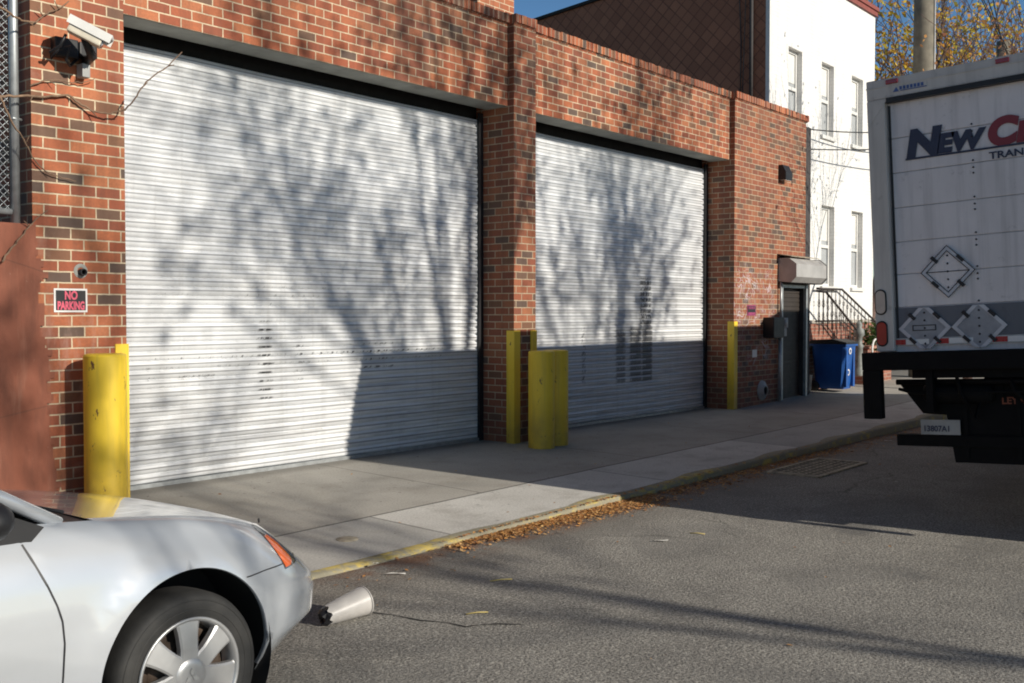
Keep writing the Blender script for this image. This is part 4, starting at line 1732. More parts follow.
# ------------------------------------------------------------------ box truck (local frame at its kerb side rear corner)
trk = thing('box_truck', (7.94, 2.853, 0), 'white box truck with lettered roll-up door leaning towards the kerb, seen from behind', 'truck', local=True, rot=(R(-2.9), 0, 0))
TW = 2.46
Y0, Y1 = -.052, -.052 - TW
TL = 8.0
mb = MB()
mb.box(.06, TL, Y1 + .02, Y0 - .02, 1.30, 3.33, None, .02)
mb.box(.03, TL, Y1, Y0, 1.28, 1.40)
mb.box(.05, TL + .02, Y1 - .002, Y0 + .002, 3.29, 3.345)
mb.build('box', M['truck_white'], trk)
# rear frame
mb = MB()
for a, b in ((Y0, Y0 - .135), (Y1, Y1 + .135)):
    mb.box(-.03, .06, a, b, 1.305, 3.20, None, .008)
mb.box(-.03, .06, Y1, Y0, 3.20, 3.352, None, .012)
mb.box(-.036, -.028, Y1, Y0, 3.288, 3.296)
mb.prism([(Y0 - .01, 3.198), (Y0 - .16, 3.198), (Y0 - .01, 3.0)], 'x', -.034, -.029)
rf = mb.build('rear_frame', M['truck_frame'], trk)
mb = MB()
mb.box(-.042, -.0, Y1 + .1, Y0 - .15, 3.165, 3.202)
mb.build('header_seal', M['black'], rf)
# roll door
mb = MB()
ph = .255
z = 1.36
zz = [1.36, 1.632, 1.879, 2.122, 2.378, 2.64, 2.90, 3.17]
for a, b in zip(zz, zz[1:]):
    mb.box(.02, .05, Y1 + .136, Y0 - .136, a + .003, b - .003, None, .004)
rd = mb.build('roll_door', M['truck_white'], trk)
mb = MB()
mb.box(.014, .019, Y1 + .137, Y0 - .137, 1.40, 1.627)
mb.build('grey_stripe', M['truck_grey'], rd)
mb = MB()
for yy in (Y0 - .152, Y1 + .152):
    mb.box(.012, .02, yy - .008, yy + .008, 1.40, 3.15)
mb.build('door_seal', M['black'], rd)
mb = MB()
mb.box(.034, .045, Y1 + .13, Y0 - .13, 1.35, 3.2)
mb.build('backing', M['plate_metal'], rd)
mb = MB()
for yc in (-.785, -1.26, -1.73):
    for zb_ in zz[1:-1]:
        for dz in (-.07, -.03, .02):
            mb.lathe([(.001, .010), (.0065, .012), (.007, .019)], (0, yc, zb_ + dz), 'x', 8)
mb.build('rivet', M['dark_metal'], rd)
mb = MB()
mb.box(.008, .019, Y1 + .136, Y0 - .136, 1.345, 1.398)
sill = mb.build('bottom_rail', M['steel'], rd)
mb = MB()
for a in (-.16, -.47, -.87, -1.3, -1.7, -2.1):
    mb = MB()
    mb.box(.004, .007, a - .1, a, 1.352, 1.39)
    mb.build('red_reflector', M['red_reflect'], sill)
    mb = MB()
    mb.box(.0045, .0075, a - .27, a - .102, 1.352, 1.39)
    mb.build('white_reflector', M['sign_white'], sill)
# lettering
XD, YD = (0, -1, 0), (0, 0, 1)


def tl(txt, y, z, cap_h, mat, sx=1.0, shear=.22, bold=.006):
    return text_mesh('lettering', txt, cap_h / .73, mat, rd, (.013, y, z), XD, YD, shear, bold, .001, sx=sx)


tl('N', -.318, 2.752, .192, M['navy'], 1.13, .16, .017)
tl('EW', -.540, 2.752, .130, M['navy'], 1.10, .16, .012)
tl('C', -.885, 2.752, .185, M['maroon'], 1.03, .16, .017)
tl('E', -1.078, 2.752, .135, M['maroon'], 1.08, .16, .012)
tl('TRAN', -.895, 2.65, .052, M['navy'], 1.22, .0, .0015)
mb = MB()
mb.box(.010, .0145, -1.25, -.312, 2.723, 2.737)
mb.build('underline', M['navy'], rd)


def placard(yc, zc, hw, open_frame, label):
    mb = MB()
    cut = hw if open_frame else hw * .80

    def dia(r, x0, x1, y=yc, z=zc):
        mb.prism([(y - r, z), (y, z - r), (y + r, z), (y, z + r)], 'x', x0, x1)
    # frame bars as four sides
    t_ = .026
    for a0, b0, a1, b1 in ((-1, 0, 0, -1), (0, -1, 1, 0), (1, 0, 0, 1), (0, 1, -1, 0)):
        p = Vector((0, yc + a0 * hw, zc + b0 * hw))
        q = Vector((0, yc + a1 * hw, zc + b1 * hw))
        m_ = Vector((0, yc, zc))
        s_ = 1 - t_ * 1.414 / hw
        p2, q2 = m_ + (p - m_) * s_, m_ + (q - m_) * s_
        mb.prism([(u_.y, min(zc + cut, max(zc - cut, u_.z))) for u_ in (p, p.lerp(q, .2), p.lerp(q, .8), q, q2, q2.lerp(p2, .2), q2.lerp(p2, .8), p2)], 'x', .0, .010)
    fr = mb.build('placard_holder', M['plate_metal'], trk)
    tag(fr, label)
    mb = MB()
    r_ = hw * .84
    mb.prism([(yc - r_, zc), (yc, zc - r_), (yc + r_, zc), (yc, zc + r_)], 'x', .005, .0115)
    mb.build('plate', M['truck_white'] if open_frame else M['grey_plate'], fr)
    mb = MB()
    for sy_, sz_ in ((1, 1), (1, -1), (-1, 1), (-1, -1)):
        c_ = Vector((0, yc + sy_ * hw * .47, zc + sz_ * hw * .47))
        mt_ = Matrix.Translation(c_) @ Matrix.Rotation(R(45), 4, 'X')
        mb.box(-.006, .004, -.03, .03, -.012, .012, mt_)
    for k in (-.6, -.3, 0, .3, .6):
        mb.lathe([(.001, .001), (.007, .002), (.008, .005)], (0, yc, zc + k * hw), 'x', 8)
    if open_frame:
        mb.box(.002, .0045, yc - hw * .84, yc + hw * .84, zc - .003, zc + .003)
        # dark rim line of the empty holder
        for a0, b0, a1, b1 in ((-1, 0, 0, -1), (0, -1, 1, 0), (1, 0, 0, 1), (0, 1, -1, 0)):
            for s1, s2 in ((1.0, .965), (.80, .765)):
                p = (yc + a0 * hw * s1, zc + b0 * hw * s1)
                q = (yc + a1 * hw * s1, zc + b1 * hw * s1)
                p2 = (yc + a0 * hw * s2, zc + b0 * hw * s2)
                q2 = (yc + a1 * hw * s2, zc + b1 * hw * s2)
                mb.prism([p, q, q2, p2], 'x', -.003, -.0005)
    mb.build('clip', M['dark_metal'], fr)
    return fr


placard(-.583, 1.876, .193, True, 'upper open hazard placard frame on white panel')
pl = placard(-.403, 1.470, .190, False, 'left lower hazard placard holder with a slot')
mb = MB()
for a, b, c_, d_ in ((-.315, -.485, 1.488, 1.494), (-.315, -.485, 1.452, 1.458), (-.315, -.321, 1.452, 1.494), (-.479, -.485, 1.452, 1.494)):
    mb.box(.001, .005, b, a, c_, d_)
mb.build('slot', M['dark_metal'], pl)
placard(-.785, 1.470, .190, False, 'right lower blank hazard placard holder')
# lamps
for zc, m_, nm in ((1.678, 'white_lens', 'white_lamp'), (1.44, 'red_lens', 'red_lamp')):
    for yc in (Y0 - .047, Y1 + .047):
        mb = MB()
        ov = [(yc + .036 * math.cos(a) * 1, zc + .05 * (1 if math.sin(a) > 0 else -1) * (abs(math.sin(a)) > .01) + .036 * math.sin(a)) for a in [2 * math.pi * k / 24 for k in range(24)]]
        mb.prism(ov, 'x', -.042, -.031)
        lm = mb.build(nm, M[m_], trk)
        mb = MB()
        mb.tube([(-.034, yc + (p_[0] - yc) * 1.1, zc + (p_[1] - zc) * 1.06) for p_ in ov + ov[:1]], .006, 6, False)
        mb.build('gasket', M['black'], lm)
for yy in (-.25, -1.02, -1.24, -1.46, -2.3):
    mb = MB()
    mb.box(-.045, -.031, yy - .045, yy + .045, 3.302, 3.335, None, .005)
    mb.build('marker_lamp', M['red_lens'], trk)
mb = MB()
mb.box(-.034, -.0305, -.50, -.255, 3.235, 3.275)
dc = mb.build('header_decal', M['truck_frame'], trk)
mb = MB()
mb.prism([(-.255, 3.237), (-.30, 3.237), (-.28, 3.272)], 'x', -.037, -.0345)
mb.box(-.037, -.0345, -.50, -.31, 3.237, 3.243)
for k in range(7):
    mb.box(-.037, -.0345, -.322 - k * .026, -.304 - k * .026, 3.247, 3.272)
mb.build('decal_mark', M['blue_decal'], dc)
# sill beam, corner step, liftgate
mb = MB()
mb.box(-.10, .12, Y1 - .06, .042, 1.165, 1.300, None, .01)
mb.box(-.10, -.02, .042 - .14, .042, .80, 1.166, None, .012)
mb.box(-.10, -.02, Y1 - .06, Y1 + .08, .80, 1.166, None, .012)
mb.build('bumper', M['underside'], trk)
mb = MB()
mb.prism([(-.17, 1.045), (-.33, .83), (-.50, .82), (-.55, .47), (-2.0, .47), (-2.3, 1.045)], 'x', .12, .5)
mb.box(.0, .5, -2.3, -.30, 1.10, 1.17)
mb.box(-.02, .10, -.45, -.40, .85, 1.18)
mb.box(-.02, .10, -2.1, -2.05, .85, 1.18)
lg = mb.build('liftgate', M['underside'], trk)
mb = MB()
mb.tube([(.05, -.165, 1.07), (.05, -2.3, 1.07)], .022, 10)
mb.build('lift_tube', M['underside'], lg)
mb = MB()
mb.tube([(.02, -.19, 1.02), (.02, -.30, .99), (.02, -1.2, 1.0), (.02, -2.2, .99)], .012, 8)
mb.tube([(.03, -.60, 1.15), (.0, -.64, .98), (.05, -.72, .80), (.08, -.80, 1.10)], .014, 8)
mb.tube([(.06, -.95, 1.14), (.02, -1.0, 1.0), (.06, -1.1, .9)], .016, 8)
mb.build('lift_hose', M['underside'], lg)
mb = MB()
mb.lathe([(.001, -.55), (.06, -.54), (.075, -.5), (.075, -.1), (.06, -.06), (.001, -.05)], (.085, -.30, .985), 'y', 18)
mb.build('cylinder', M['underside'], lg)
mb = MB()
for yb in (-.62, -.98, -1.34, -1.7):
    mb.box(.108, .119, yb - .03, yb, .50, 1.04)
mb.build('platform_ribs', M['underside'], lg)
text_mesh('lettering', 'LEYM', .05 / .73, M['orange'], lg, (.117, -.885, .905), XD, YD, 0, .002, .001)
mb = MB()
mb.box(.10, .20, -2.35, -.13, .585, .672, None, .008)
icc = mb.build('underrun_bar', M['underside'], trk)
mb = MB()
mb.box(.09, .096, -.60, -.318, .676, .786)
lp = mb.build('licence_plate', M['grey_box'], trk)
text_mesh('lettering', '13807A1', .06, M['navy'], lp, (.087, -.335, .70), XD, YD, 0, .001, .001, sx=.9)
# chassis, wheels, cab: what stands behind the rear face
mb = MB()
for yy in (-.85, -1.75):
    mb.box(.1, 11.2, yy - .05, yy + .05, .95, 1.2)
for k in range(8):
    mb.box(.4 + k * .8, .48 + k * .8, Y1 + .05, Y0 - .05, 1.2, 1.28)
mb.build('chassis', M['underside'], trk)


def wheel_geo(mb, x, y, z, r, wd):
    h = wd / 2
    mb.lathe([(r * .55, -h), (r * .8, -h * 1.02), (r * .95, -h * .9), (r, -h * .6), (r, h * .6), (r * .95, h * .9), (r * .8, h * 1.02), (r * .55, h)], (x, y, z), 'y', 32)


for x in (4.55, 10.2):
    for yy, zw in ((-.22, 0), (-.50, -.015), (Y1 + .22, -.12), (Y1 + .50, -.105)):
        if x > 8 and yy in (-.50, Y1 + .50):
            continue
        mb = MB()
        wheel_geo(mb, x, yy, .45 + zw, .45, .24)
        wo = mb.build('wheel', M['tyre'], trk)
        mb = MB()
        mb.lathe([(.001, -.05), (.1, -.06), (.25, -.02), (.25, .02), (.1, .06), (.001, .05)], (x, yy, .45 + zw), 'y', 24)
        mb.build('rim', M['steel'], wo)
for yy in (-.36, Y1 + .36):
    mb = MB()
    mb.box(3.7, 3.72, yy - .3, yy + .3, .18, 1.0)
    mb.build('mud_flap', M['underside'], trk)
for yy, zz in ((Y1 + .03, .10),):  # unseen panels added to stop sunlight passing under the truck
    mb = MB()
    mb.box(.13, 5.29, yy - .02, yy + .02, zz, 1.27)
    mb.build('sun_block_skirt', M['underside'], trk)
    mb = MB()
    mb.box(5.3, 9.6, yy - .02, yy + .02, zz, 1.27)
    mb.build('sun_block_skirt', M['underside'], trk)
mb = MB()
cabp = [(8.04, .45), (8.04, 2.75), (10.3, 2.75), (10.7, 2.0), (11.5, 1.6), (11.6, .45)]
mb.prism(cabp, 'y', Y1 + .1, Y0 - .1)
cabo = mb.build('cab', M['truck_white'], trk)
mb = MB()
mb.prism([(8.03, 2.751), (8.03, 3.42), (8.9, 3.64), (10.2, 3.64), (10.75, 2.751)], 'y', Y1 + .12, Y0 - .08)  # unseen shape above the cab, made to cast the rising shadow near the side door
mb.build('shadow_fairing', M['truck_white'], cabo)
mb = MB()
mb.box(10.31, 10.32, Y1 + .3, Y0 - .3, 2.1, 2.7)
for yy in (Y1 + .095, Y0 - .095):
    mb.box(9.4, 10.2, yy - .004, yy + .004, 1.75, 2.5)
mb.build('cab_glass', M['win_glass'], cabo)

# ------------------------------------------------------------------ silver car (local frame under the front axle; +x forward)
car = thing('parked_car', (2.18, 4.06, 0), 'silver sedan with seven spoke wheels parked nose right against the kerb', 'car', local=True, rot=(R(-1.9), 0, 0))
car.location.z = -.027


def zb(x):
    return lerpl(x, [(-3.65, .38), (-3.3, .24), (-2.3, .20), (.3, .20), (.55, .235), (.9, .27)])


def zt(x):
    return lerpl(x, [(-3.7, .86), (-3.55, .95), (-2.9, .985), (-1.6, .945), (-.6, .915), (-.39, .900), (-.30, .892), (-.17, .877), (.07, .846), (.24, .812), (.40, .772), (.52, .736), (.66, .69), (.8, .64), (.95, .58)])


def Wv(v):
    return lerpl(v, [(0, .775), (.08, .80), (.2, .818), (.45, .828), (.6, .825), (.75, .812), (.86, .79), (.93, .765), (.97, .742), (1.0, .708)])


def Xn(v):
    return lerpl(v, [(0, .80), (.08, .86), (.2, .965), (.45, .975), (.6, .955), (.7, .91), (.85, .81), (1, .70)])


def Xr(v):
    return lerpl(v, [(0, -3.55), (.15, -3.66), (.5, -3.68), (.75, -3.62), (1, -3.5)])


PE = 2.5
XF, XB = -.15, -2.9


def plan(x, v):
    if x > XF:
        t = min(1, (x - XF) / (Xn(v) - XF))
        return max(0, 1 - t ** PE) ** (1 / PE)
    if x < XB:
        t = min(1, (XB - x) / (XB - Xr(v)))
        return max(0, 1 - t ** 3) ** (1 / 3)
    return 1


AR = .362
AC = (0.0, .318)
AC2 = (-2.64, .318)


def halfw(x, z):
    v = min(1, max(0, (z - zb(x)) / (zt(x) - zb(x))))
    wv = Wv(v) * plan(x, v)
    for ac in (AC, AC2):
        r = math.hypot(x - ac[0], z - ac[1])
        if r < AR + .11:
            k = max(0, 1 - max(0, r - AR - .02) / .09)
            k = k * k * (3 - 2 * k)
            wv = wv + .016 * k * min(1, max(0, (z - .2) / .15))
    return wv


def P(x, z, off=0, sgn=-1):
    return Vector((x, sgn * (halfw(x, z) + off), z))


# side skin: triangulated conforming to wheel arches and door gaps
vs_rows = [0, .05, .1, .15, .2, .25, .3, .35, .4, .45, .5, .55, .6, .65, .7, .75, .8, .84, .88, .91, .94, .97, 1]
XE = .60
cols = [-2.95 + .05 * i for i in range(0, 72)]
cols = [x for x in cols if x < XE - .001] + [XE]


def xz2p(x, z):
    return (x, (z - zb(x)) / (zt(x) - zb(x)))


gapF = [(-.577, .862), (-.548, .79), (-.517, .716), (-.494, .655), (-.480, .60), (-.476, .53), (-.482, .42), (-.492, .30), (-.505, .245)]
gapR = [(-1.62, .90), (-1.615, .7), (-1.60, .5), (-1.58, .35), (-1.57, .245)]


def build_side(sgn):
    pts = []
    edges = []

    def addpts(lst, closed=False):
        i0 = len(pts)
        pts.extend(lst)
        for k in range(len(lst) - 1):
            edges.append((i0 + k, i0 + k + 1))
        if closed:
            edges.append((i0 + len(lst) - 1, i0))
    for ac in (AC, AC2):
        arc = []
        for k in range(0, 61):
            a = math.pi * (-.12 + 1.24 * k / 60)
            x, z = ac[0] + AR * math.cos(a), ac[1] + AR * math.sin(a)
            if z > zb(x) + .004:
                arc.append((x, z))
        arc = [(arc[0][0], zb(arc[0][0]))] + arc + [(arc[-1][0], zb(arc[-1][0]))]
        addpts([xz2p(*q) for q in arc])
    addpts([xz2p(*q) for q in [(-.585, zt(-.585))] + gapF] )
    addpts([xz2p(*q) for q in [(-1.622, zt(-1.622))] + gapR])
    addpts([xz2p(*q) for q in ((-.505, .245), (-.8, .245), (-1.2, .245), (-1.57, .245))])
    # border
    bl = [(x, 0) for x in cols] + [(XE, v) for v in vs_rows[1:]] + [(x, 1) for x in cols[::-1][1:]] + [(cols[0], v) for v in vs_rows[::-1][1:-1]]
    addpts(bl, True)
    base = list(pts)
    for x in cols[1:-1]:
        for v in vs_rows[1:-1]:
            z = zb(x) + v * (zt(x) - zb(x))
            if any(abs(math.hypot(x - ac[0], z - ac[1]) - AR) < .02 for ac in (AC, AC2)):
                continue
            if min(math.hypot(x - q[0], z - q[1]) for q in gapF + gapR) < .018:
                continue
            pts.append((x, v))
    vo, eo, fo, *_ = delaunay_2d_cdt([Vector(p) for p in pts], edges, [], 0, 1e-5)
    body, door = MB(), MB()
    P3 = []
    for q in vo:
        x, v = q.x, q.y
        z = zb(x) + v * (zt(x) - zb(x))
        P3.append(P(x, z, 0, sgn))
    body.v = list(P3)
    door.v = list(P3)
    body.smooth = door.smooth = True
    for f in fo:
        cx_ = sum(vo[i].x for i in f) / 3
        cv_ = sum(vo[i].y for i in f) / 3
        cz_ = zb(cx_) + cv_ * (zt(cx_) - zb(cx_))
        if any(math.hypot(cx_ - ac[0], cz_ - ac[1]) < AR - .002 for ac in (AC, AC2)):
            continue
        gx = lerpl(-cz_, [(-q[1], q[0]) for q in gapF])
        gr_ = lerpl(-cz_, [(-q[1], q[0]) for q in gapR])
        if gr_ < cx_ < gx and cz_ > .245:
            door.face(f)
        else:
            body.face(f)
    return body, door


bodymb = MB()
for sgn in (-1, 1):
    b_, d_ = build_side(sgn)
    o0 = len(bodymb.v)
    bodymb.v += b_.v
    bodymb.smooth = True
    for f in b_.f:
        bodymb.face([o0 + i for i in f])
    dm = d_
    do = dm.build('door', M['paint'], car, shift=None, fixn=True)
    mb = MB()
    mb.box(-1.5, -1.36, sgn * .815, sgn * .84, .80, .825, None, .006)
    mb.build('handle', M['paint'], do)
# front and rear caps (parametric in plan angle)
def cap(front):
    rows = []
    nA = 26
    for v in vs_rows:
        row = []
        xn = Xn(v) if front else Xr(v)
        x_start = XE if front else -2.95
        for i in range(2 * nA + 1):
            u = i / nA - 1      # -1..1 across the car
            # spacing denser at the sides
            if front:
                # go from XE at the side to Xn at centre
                t = 1 - abs(u)
                a = math.sin(t * math.pi / 2) ** .55 if t > 0 else 0
                x = x_start + (xn - x_start) * a
            else:
                t = 1 - abs(u)
                a = math.sin(t * math.pi / 2) ** .55 if t > 0 else 0
                x = x_start + (xn - x_start) * a
            z = zb(x) + v * (zt(x) - zb(x))
            if t >= .999:
                y = 0
            else:
                y = halfw(x, z)
                if t > .6:
                    pass
            row.append(Vector((x, (1 if u > 0 else -1) * y, z)))
        rows.append(row)
    return rows


for fr_ in (True, False):
    rows = cap(fr_)
    bodymb.grid(rows, True)
# hood, cowl strip, trunk lid, underside
nH = 12


def top_surface(xlist, crown, dz=0):
    rows = []
    for x in xlist:
        z0 = zt(x)
        w0 = halfw(x, z0)
        row = []
        for i in range(2 * nH + 1):
            u = i / nH - 1
            row.append(Vector((x, w0 * u, z0 + dz + crown(x) * (1 - abs(u) ** 2.6))))
        rows.append(row)
    return rows


hood_x = [-.30 + .05 * i for i in range(0, 20)] + [.68, .695, .6995]
bodymb.grid(top_surface(hood_x, lambda x: lerpl(x, [(-.3, .010), (0, .020), (.3, .030), (.6, .018), (.7, .0)])), True)
bodymb.grid(top_surface([-3.4995, -3.49, -3.45, -3.4, -3.3, -3.2, -3.1, -3.0, -2.9, -2.8], lambda x: .02 if x > -3.4 else .0), True)
bodymb.grid(top_surface([-2.8, -2.4, -2.0, -1.6, -1.2, -.8, -.6, -.45, -.38], lambda x: -.02), True)
bodymb.smooth = False
bodymb.box(-3.3, .3, -.55, .55, .22, .26)
# arch lips
for ac in (AC, AC2):
    for sgn in (-1, 1):
        rows = [[], [], []]
        for k in range(0, 49):
            a = math.pi * (-.10 + 1.20 * k / 48)
            x, z = ac[0] + AR * math.cos(a), ac[1] + AR * math.sin(a)
            if z < zb(x):
                continue
            rows[0].append(P(x, z, .0, sgn))
            rows[1].append(P(x, z, -.006, sgn) + Vector((-.004 * math.cos(a), 0, -.004 * math.sin(a))))
            rows[2].append(P(x, z, -.03, sgn) + Vector((.004 * math.cos(a), 0, .004 * math.sin(a))))
        bodymb.grid(rows, True)
body = bodymb.build('body', M['paint'], car, fixn=False)
bm = bmesh.new()
bm.from_mesh(body.data)
bmesh.ops.remove_doubles(bm, verts=bm.verts[:], dist=.0006)
bmesh.ops.recalc_face_normals(bm, faces=bm.faces[:])
bm.to_mesh(body.data)
bm.free()
# wheel housings
mb = MB()
for ac in (AC, AC2):
    for sgn in (-1, 1):
        rows = []
        for yy in (.79, .5):
            row = []
            for k in range(33):
                a = math.pi * (-.15 + 1.3 * k / 32)
                row.append((ac[0] + (AR + .012) * math.cos(a), sgn * yy, ac[1] + (AR + .012) * math.sin(a)))
            rows.append(row)
        mb = MB()
        mb.grid(rows, True)
        mb.box(ac[0] - .37, ac[0] + .37, sgn * .49, sgn * .5, .2, .69)
        mb.build('wheel_housing', M['blackcavity'], car, fixn=False)


def ribbon(mb, pts, wd, off, sgn=-1):
    P3 = [P(x, z, off, sgn) for x, z in pts]
    for a, b, pa, pb in zip(P3, P3[1:], pts, pts[1:]):
        d = Vector((pb[0] - pa[0], 0, pb[1] - pa[1])).normalized()
        n_ = Vector((-d.z, 0, d.x)) * wd / 2
        mb.quad(a - n_, b - n_, b + n_, a + n_)


def dens(pts, k=6):
    out = []
    for a, b in zip(pts, pts[1:]):
        out += [(a[0] + (b[0] - a[0]) * i / k, a[1] + (b[1] - a[1]) * i / k) for i in range(k)]
    return out + [pts[-1]]


mb = MB()
for sgn in (-1, 1):
    ribbon(mb, dens(gapF), .006, .0018, sgn)
    ribbon(mb, dens(gapR), .006, .0018, sgn)
    ribbon(mb, dens([(-.505, .245), (-1.57, .245)], 20), .006, .0018, sgn)
    ribbon(mb, dens([(.255, .600), (.40, .597), (.52, .592), (.62, .586), (.70, .582)], 6), .005, .0018, sgn)
mb.build('panel_gap', M['black'], car, fixn=False)
# hood shut line
mb = MB()
for sgn in (-1, 1):
    pts = [Vector((x, sgn * (halfw(x, zt(x)) - .028), zt(x) + lerpl(x, [(-.3, .010), (0, .020), (.3, .030), (.6, .018), (.7, 0)]) * (1 - ((halfw(x, zt(x)) - .028) / halfw(x, zt(x))) ** 2.6) + .0015)) for x in [-.29 + .05 * i for i in range(17)]]
    for a, b in zip(pts, pts[1:]):
        mb.quad(a + Vector((0, -.002, 0)), b + Vector((0, -.002, 0)), b + Vector((0, .002, 0)), a + Vector((0, .002, 0)))
mb.build('hood_gap', M['dark_metal'], car, fixn=False)


def patch(name, prof, mat, off, parent, sgn=-1, n=10):
    # prof: list of (z, xleft, xright)
    rows = []
    for z, a, b in prof:
        rows.append([P(a + (b - a) * i / n, z, off, sgn) for i in range(n + 1)])
    mb = MB()
    mb.grid(rows, True)
    # rim skirt so that the lens has thickness
    ring = rows[0] + [r[-1] for r in rows[1:]] + rows[-1][::-1][1:] + [r[0] for r in rows[::-1][1:]]
    inn = [Vector((p.x, p.y - sgn * off * 1.2, p.z)) for p in ring]
    mb.grid([ring, inn], False)
    return mb.build(name, mat, parent, fixn=False)


for sgn in (-1, 1):
    hl = patch('headlight', [(.752, .425, .470), (.730, .440, .545), (.705, .455, .60), (.675, .472, .655), (.645, .487, .70), (.615, .500, .735), (.592, .508, .745), (.578, .512, .70), (.570, .515, .64)], M['clear_lens'], .004, car, sgn)
    patch('turn_signal', [(.705, .462, .498), (.685, .470, .525), (.66, .481, .555), (.63, .495, .575), (.605, .506, .592), (.585, .515, .592), (.577, .518, .565)], M['amber'], .0075, hl, sgn)
# grille and lower intake
mb = MB()
for zz0, zz1, ymax in ((.565, .60, .26), (.30, .41, .40)):
    rws = []
    for zz in (zz0, (zz0 + zz1) / 2, zz1):
        rw = []
        for i in range(15):
            yy = -ymax + 2 * ymax * i / 14
            v_ = (zz - .27) / (.58 - .27)
            v_ = min(1, max(0, v_))
            xn_ = Xn(v_)
            rw.append((XF + (xn_ - XF) * (1 - min(1, abs(yy) / Wv(v_)) ** PE) ** (1 / PE) + .004, yy, zz))
        rws.append(rw)
    mb.grid(rws, True)
mb.build('grille', M['black'], car)
# cowl
mb = MB()
rows = []
for i in range(21):
    u = i / 10 - 1
    w_ = .66 * u
    rows.append([Vector((-.30 + .0 + .025 * (1 - u * u), w_ * 1.03, .886 + .014 * (1 - abs(u) ** 2.2))),
                 Vector((-.36 + .075 * (1 - u * u), w_, .890 + .014 * (1 - abs(u) ** 2.2))),
                 Vector((-.405 + .10 * (1 - u * u), w_, .889 + .032 * (1 - abs(u) ** 2.2)))])
mb.grid(rows, True)
for (ya, yb) in ((-.52, -.02), (-.02, .5)):
    mb.tube([(-.31, ya, .905), (-.37, (ya + yb) / 2, .925), (-.43, yb, .935)], .007, 6)
mb.build('cowl', M['black'], car, fixn=False)
# greenhouse
def gh(u, k):
    # u -1..1 across, k 0 base .. 1 roof of the windscreen
    xb, xt = -.405 + .105 * (1 - u * u), -1.22 + .06 * (1 - u * u)
    wb, wt = .672, .545
    zb_, zt_ = .893 + .018 * (1 - abs(u) ** 2.2), 1.375 + .025 * (1 - u * u)
    return Vector((xb + (xt - xb) * k, (wb + (wt - wb) * k) * u, zb_ + (zt_ - zb_) * (k ** .93)))


mb = MB()
mb.grid([[gh(-1 + i / 8, k / 6) for i in range(17)] for k in range(7)], True)
ws = mb.build('windscreen', M['car_glass'], car, fixn=False)
mb = MB()
mb.grid([[Vector((-1.22 + .06 * (1 - u * u) - t * 1.0, .545 * u * (1 - .02 * t), 1.375 + .025 * (1 - u * u) + .03 * math.sin(t * 2.6))) for u in [-1 + i / 8 for i in range(17)]] for t in [k / 8 for k in range(9)]], True)
mb.grid([[Vector((-2.22 + .06 * (1 - u * u) - t * .62, (.534 + .07 * t) * u, 1.39 + .025 * (1 - u * u) - t * .42)) for u in [-1 + i / 8 for i in range(17)]] for t in (0, .06)], True)
mb.build('roof', M['paint'], car, fixn=False)
mb = MB()
mb.grid([[Vector((-2.22 + .06 * (1 - u * u) - t * .62, (.534 + .07 * t) * u, 1.39 + .025 * (1 - u * u) - t * .42)) for u in [-1 + i / 8 for i in range(17)]] for t in (.06, .4, .7, 1)], True)
mb.build('rear_window', M['car_glass'], car, fixn=False)
for sgn in (-1, 1):
    mb = MB()
    bz_ = lambda x: zt(x) - .005
    top = [(-1.20, 1.365), (-1.5, 1.39), (-1.8, 1.395), (-2.22, 1.385)]
    bot = [(-.62, bz_(-.62)), (-1.2, bz_(-1.2)), (-1.8, bz_(-1.8)), (-2.75, bz_(-2.75))]
    mb.grid([[Vector((x, sgn * .695, z)) for x, z in bot], [Vector((x, sgn * .548, z)) for x, z in top]], False)
    mb.build('side_window', M['car_glass'], car, fixn=False)
    mb = MB()
    # A pillar and door frame
    mb.tube([(-.41, sgn * .685, .895), (-.62, sgn * .665, 1.02), (-.92, sgn * .61, 1.22), (-1.2, sgn * .556, 1.372)], [.022, .024, .026, .03], 8)
    mb.tube([(-1.2, sgn * .556, 1.375), (-1.7, sgn * .55, 1.395), (-2.22, sgn * .55, 1.39), (-2.55, sgn * .59, 1.2), (-2.85, sgn * .62, .98)], [.03, .03, .035, .045, .05], 8)
    mb.box(-1.66, -1.56, sgn * .66, sgn * .70, .93, .98)
    mb.tube([(-1.61, sgn * .698, .93), (-1.64, sgn * .555, 1.385)], .03, 8)
    mb.build('pillar', M['paint'], car, fixn=True)
    mb = MB()
    mb.prism([(-.66, .865), (-.545, .862), (-.50, .905), (-.52, .915), (-.68, .99)], 'y', sgn * .70, sgn * .762)
    ml = mb.build('mirror_sail', M['black'], car)
    mb = MB()
    mt_ = Matrix.Translation((-.735, sgn * .85, .965))
    mb.lathe([(.001, -.075), (.05, -.07), (.075, -.04), (.082, 0), (.078, .03), (.001, .032)], (0, 0, 0), 'x', 20)
    for q in mb.v:
        q.x, q.y, q.z = -q.x, q.y * 1.25, q.z * .82
        q.x, q.y, q.z = (mt_ @ Vector((q.x, q.y, q.z)))
    mb.box(-.79, -.72, sgn * .74, sgn * .80, .925, .955)
    mb.build('mirror', M['black'], ml)


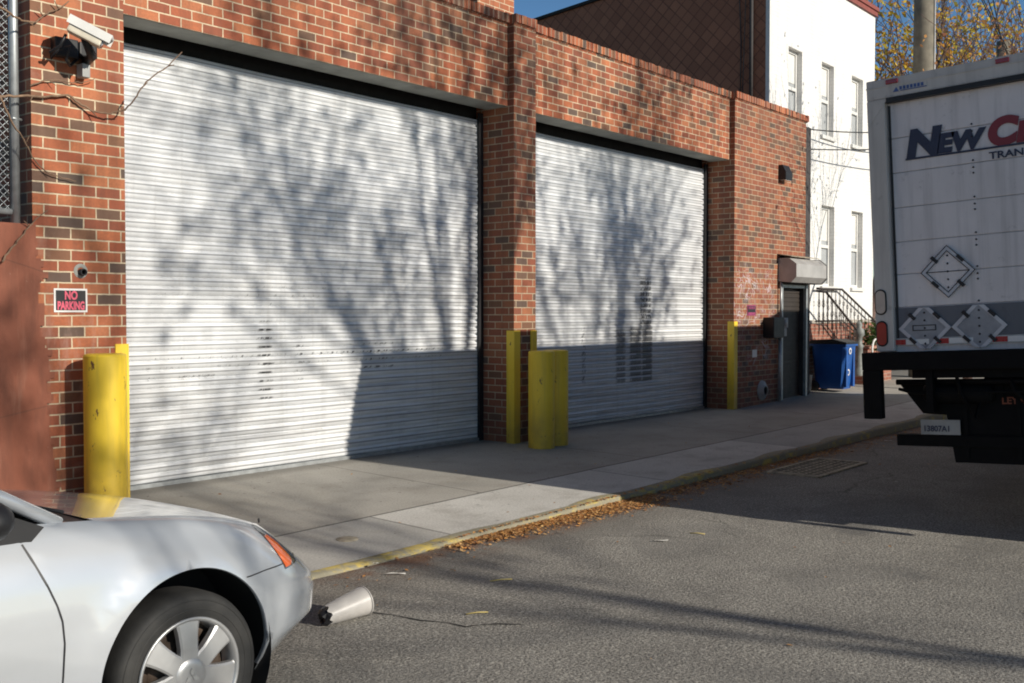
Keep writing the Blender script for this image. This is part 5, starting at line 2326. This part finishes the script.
# wheels
def car_wheel(x, sgn):
    yo = sgn * .812       # outer face
    z = .294
    mb = MB()
    s = -sgn
    mb.lathe([(.205, yo + s * .012), (.225, yo + s * .004), (.255, yo), (.278, yo + s * .006), (.290, yo + s * .020), (.298, yo + s * .042), (.300, yo + s * .10), (.298, yo + s * .16), (.288, yo + s * .18), (.25, yo + s * .2)], (x, 0, z), 'y', 56)
    for rr in (.236, .268):
        mb.lathe([(rr - .003, yo + s * .003), (rr, yo - s * .0015), (rr + .003, yo + s * .003)], (x, 0, z), 'y', 56)
    for g_ in (.075, .105, .135):
        pass
    tyre = mb.build('tyre', M['tyre'], car, fixn=True)
    mb = MB()
    mb.lathe([(.207, yo + s * .010), (.209, yo + s * .002), (.202, yo - s * .001), (.194, yo + s * .006), (.186, yo + s * .03), (.183, yo + s * .075)], (x, 0, z), 'y', 56)
    # seven spokes
    for k in range(7):
        a = R(90) + 2 * math.pi * k / 7
        u = Vector((math.cos(a), 0, math.sin(a)))
        v = Vector((-math.sin(a), 0, math.cos(a)))
        c_ = Vector((x, 0, z))
        prof = [(.03, .030, .004), (.06, .038, .001), (.10, .036, .002), (.14, .039, .005), (.17, .044, .007), (.195, .050, .009)]
        rows = []
        for r_, hw, d in prof:
            Y = yo + s * d
            rows.append([c_ + u * r_ - v * hw + Vector((0, Y + s * .03, 0)), c_ + u * r_ - v * hw + Vector((0, Y + s * .005, 0)), c_ + u * r_ - v * hw * .8 + Vector((0, Y, 0)), c_ + u * r_ + v * hw * .8 + Vector((0, Y, 0)), c_ + u * r_ + v * hw + Vector((0, Y + s * .005, 0)), c_ + u * r_ + v * hw + Vector((0, Y + s * .03, 0))])
        mb.grid(rows, False)
    mb.lathe([(.001, yo - s * .004), (.04, yo - s * .003), (.062, yo + s * .001), (.07, yo + s * .01)], (x, 0, z), 'y', 32)
    rim = mb.build('rim', M['alloy'], tyre, fixn=True)
    # three diamond cap emblem
    mb = MB()
    for k in range(3):
        a = R(90 + 120 * k)
        u = Vector((math.cos(a), 0, math.sin(a)))
        v = Vector((-math.sin(a), 0, math.cos(a)))
        c_ = Vector((x, yo - s * .0065, z))
        mb.quad(c_, c_ + u * .016 + v * .0092, c_ + u * .032, c_ + u * .016 - v * .0092)
    mb.build('emblem', M['grey_box'], rim)
    mb = MB()
    mb.lathe([(.001, yo + s * .06), (.13, yo + s * .06), (.13, yo + s * .075), (.182, yo + s * .078)], (x, 0, z), 'y', 40)
    mb.box(x + .06, x + .15, yo + s * .05, yo + s * .1, z - .02, z + .09)
    mb.build('brake', M['brake'], tyre)


for x in (0, AC2[0]):
    for sgn in (-1, 1):
        car_wheel(x, sgn)
mb = MB()
for sgn in (-1, 1):
    mb = MB()
    mb.box(-3.60, -3.45, sgn * .48, sgn * .74, .70, .86, None, .01)
    mb.build('tail_lamp', M['red_lens'], car)
# antenna-like washer tip on the hood edge
mb = MB()
mb.tube([(.41, -.685, .772), (.405, -.69, .788)], .004, 6)
mb.build('washer_tip', M['black'], car)

for o in bpy.data.objects:
    if '_local' in o:
        del o['_local']
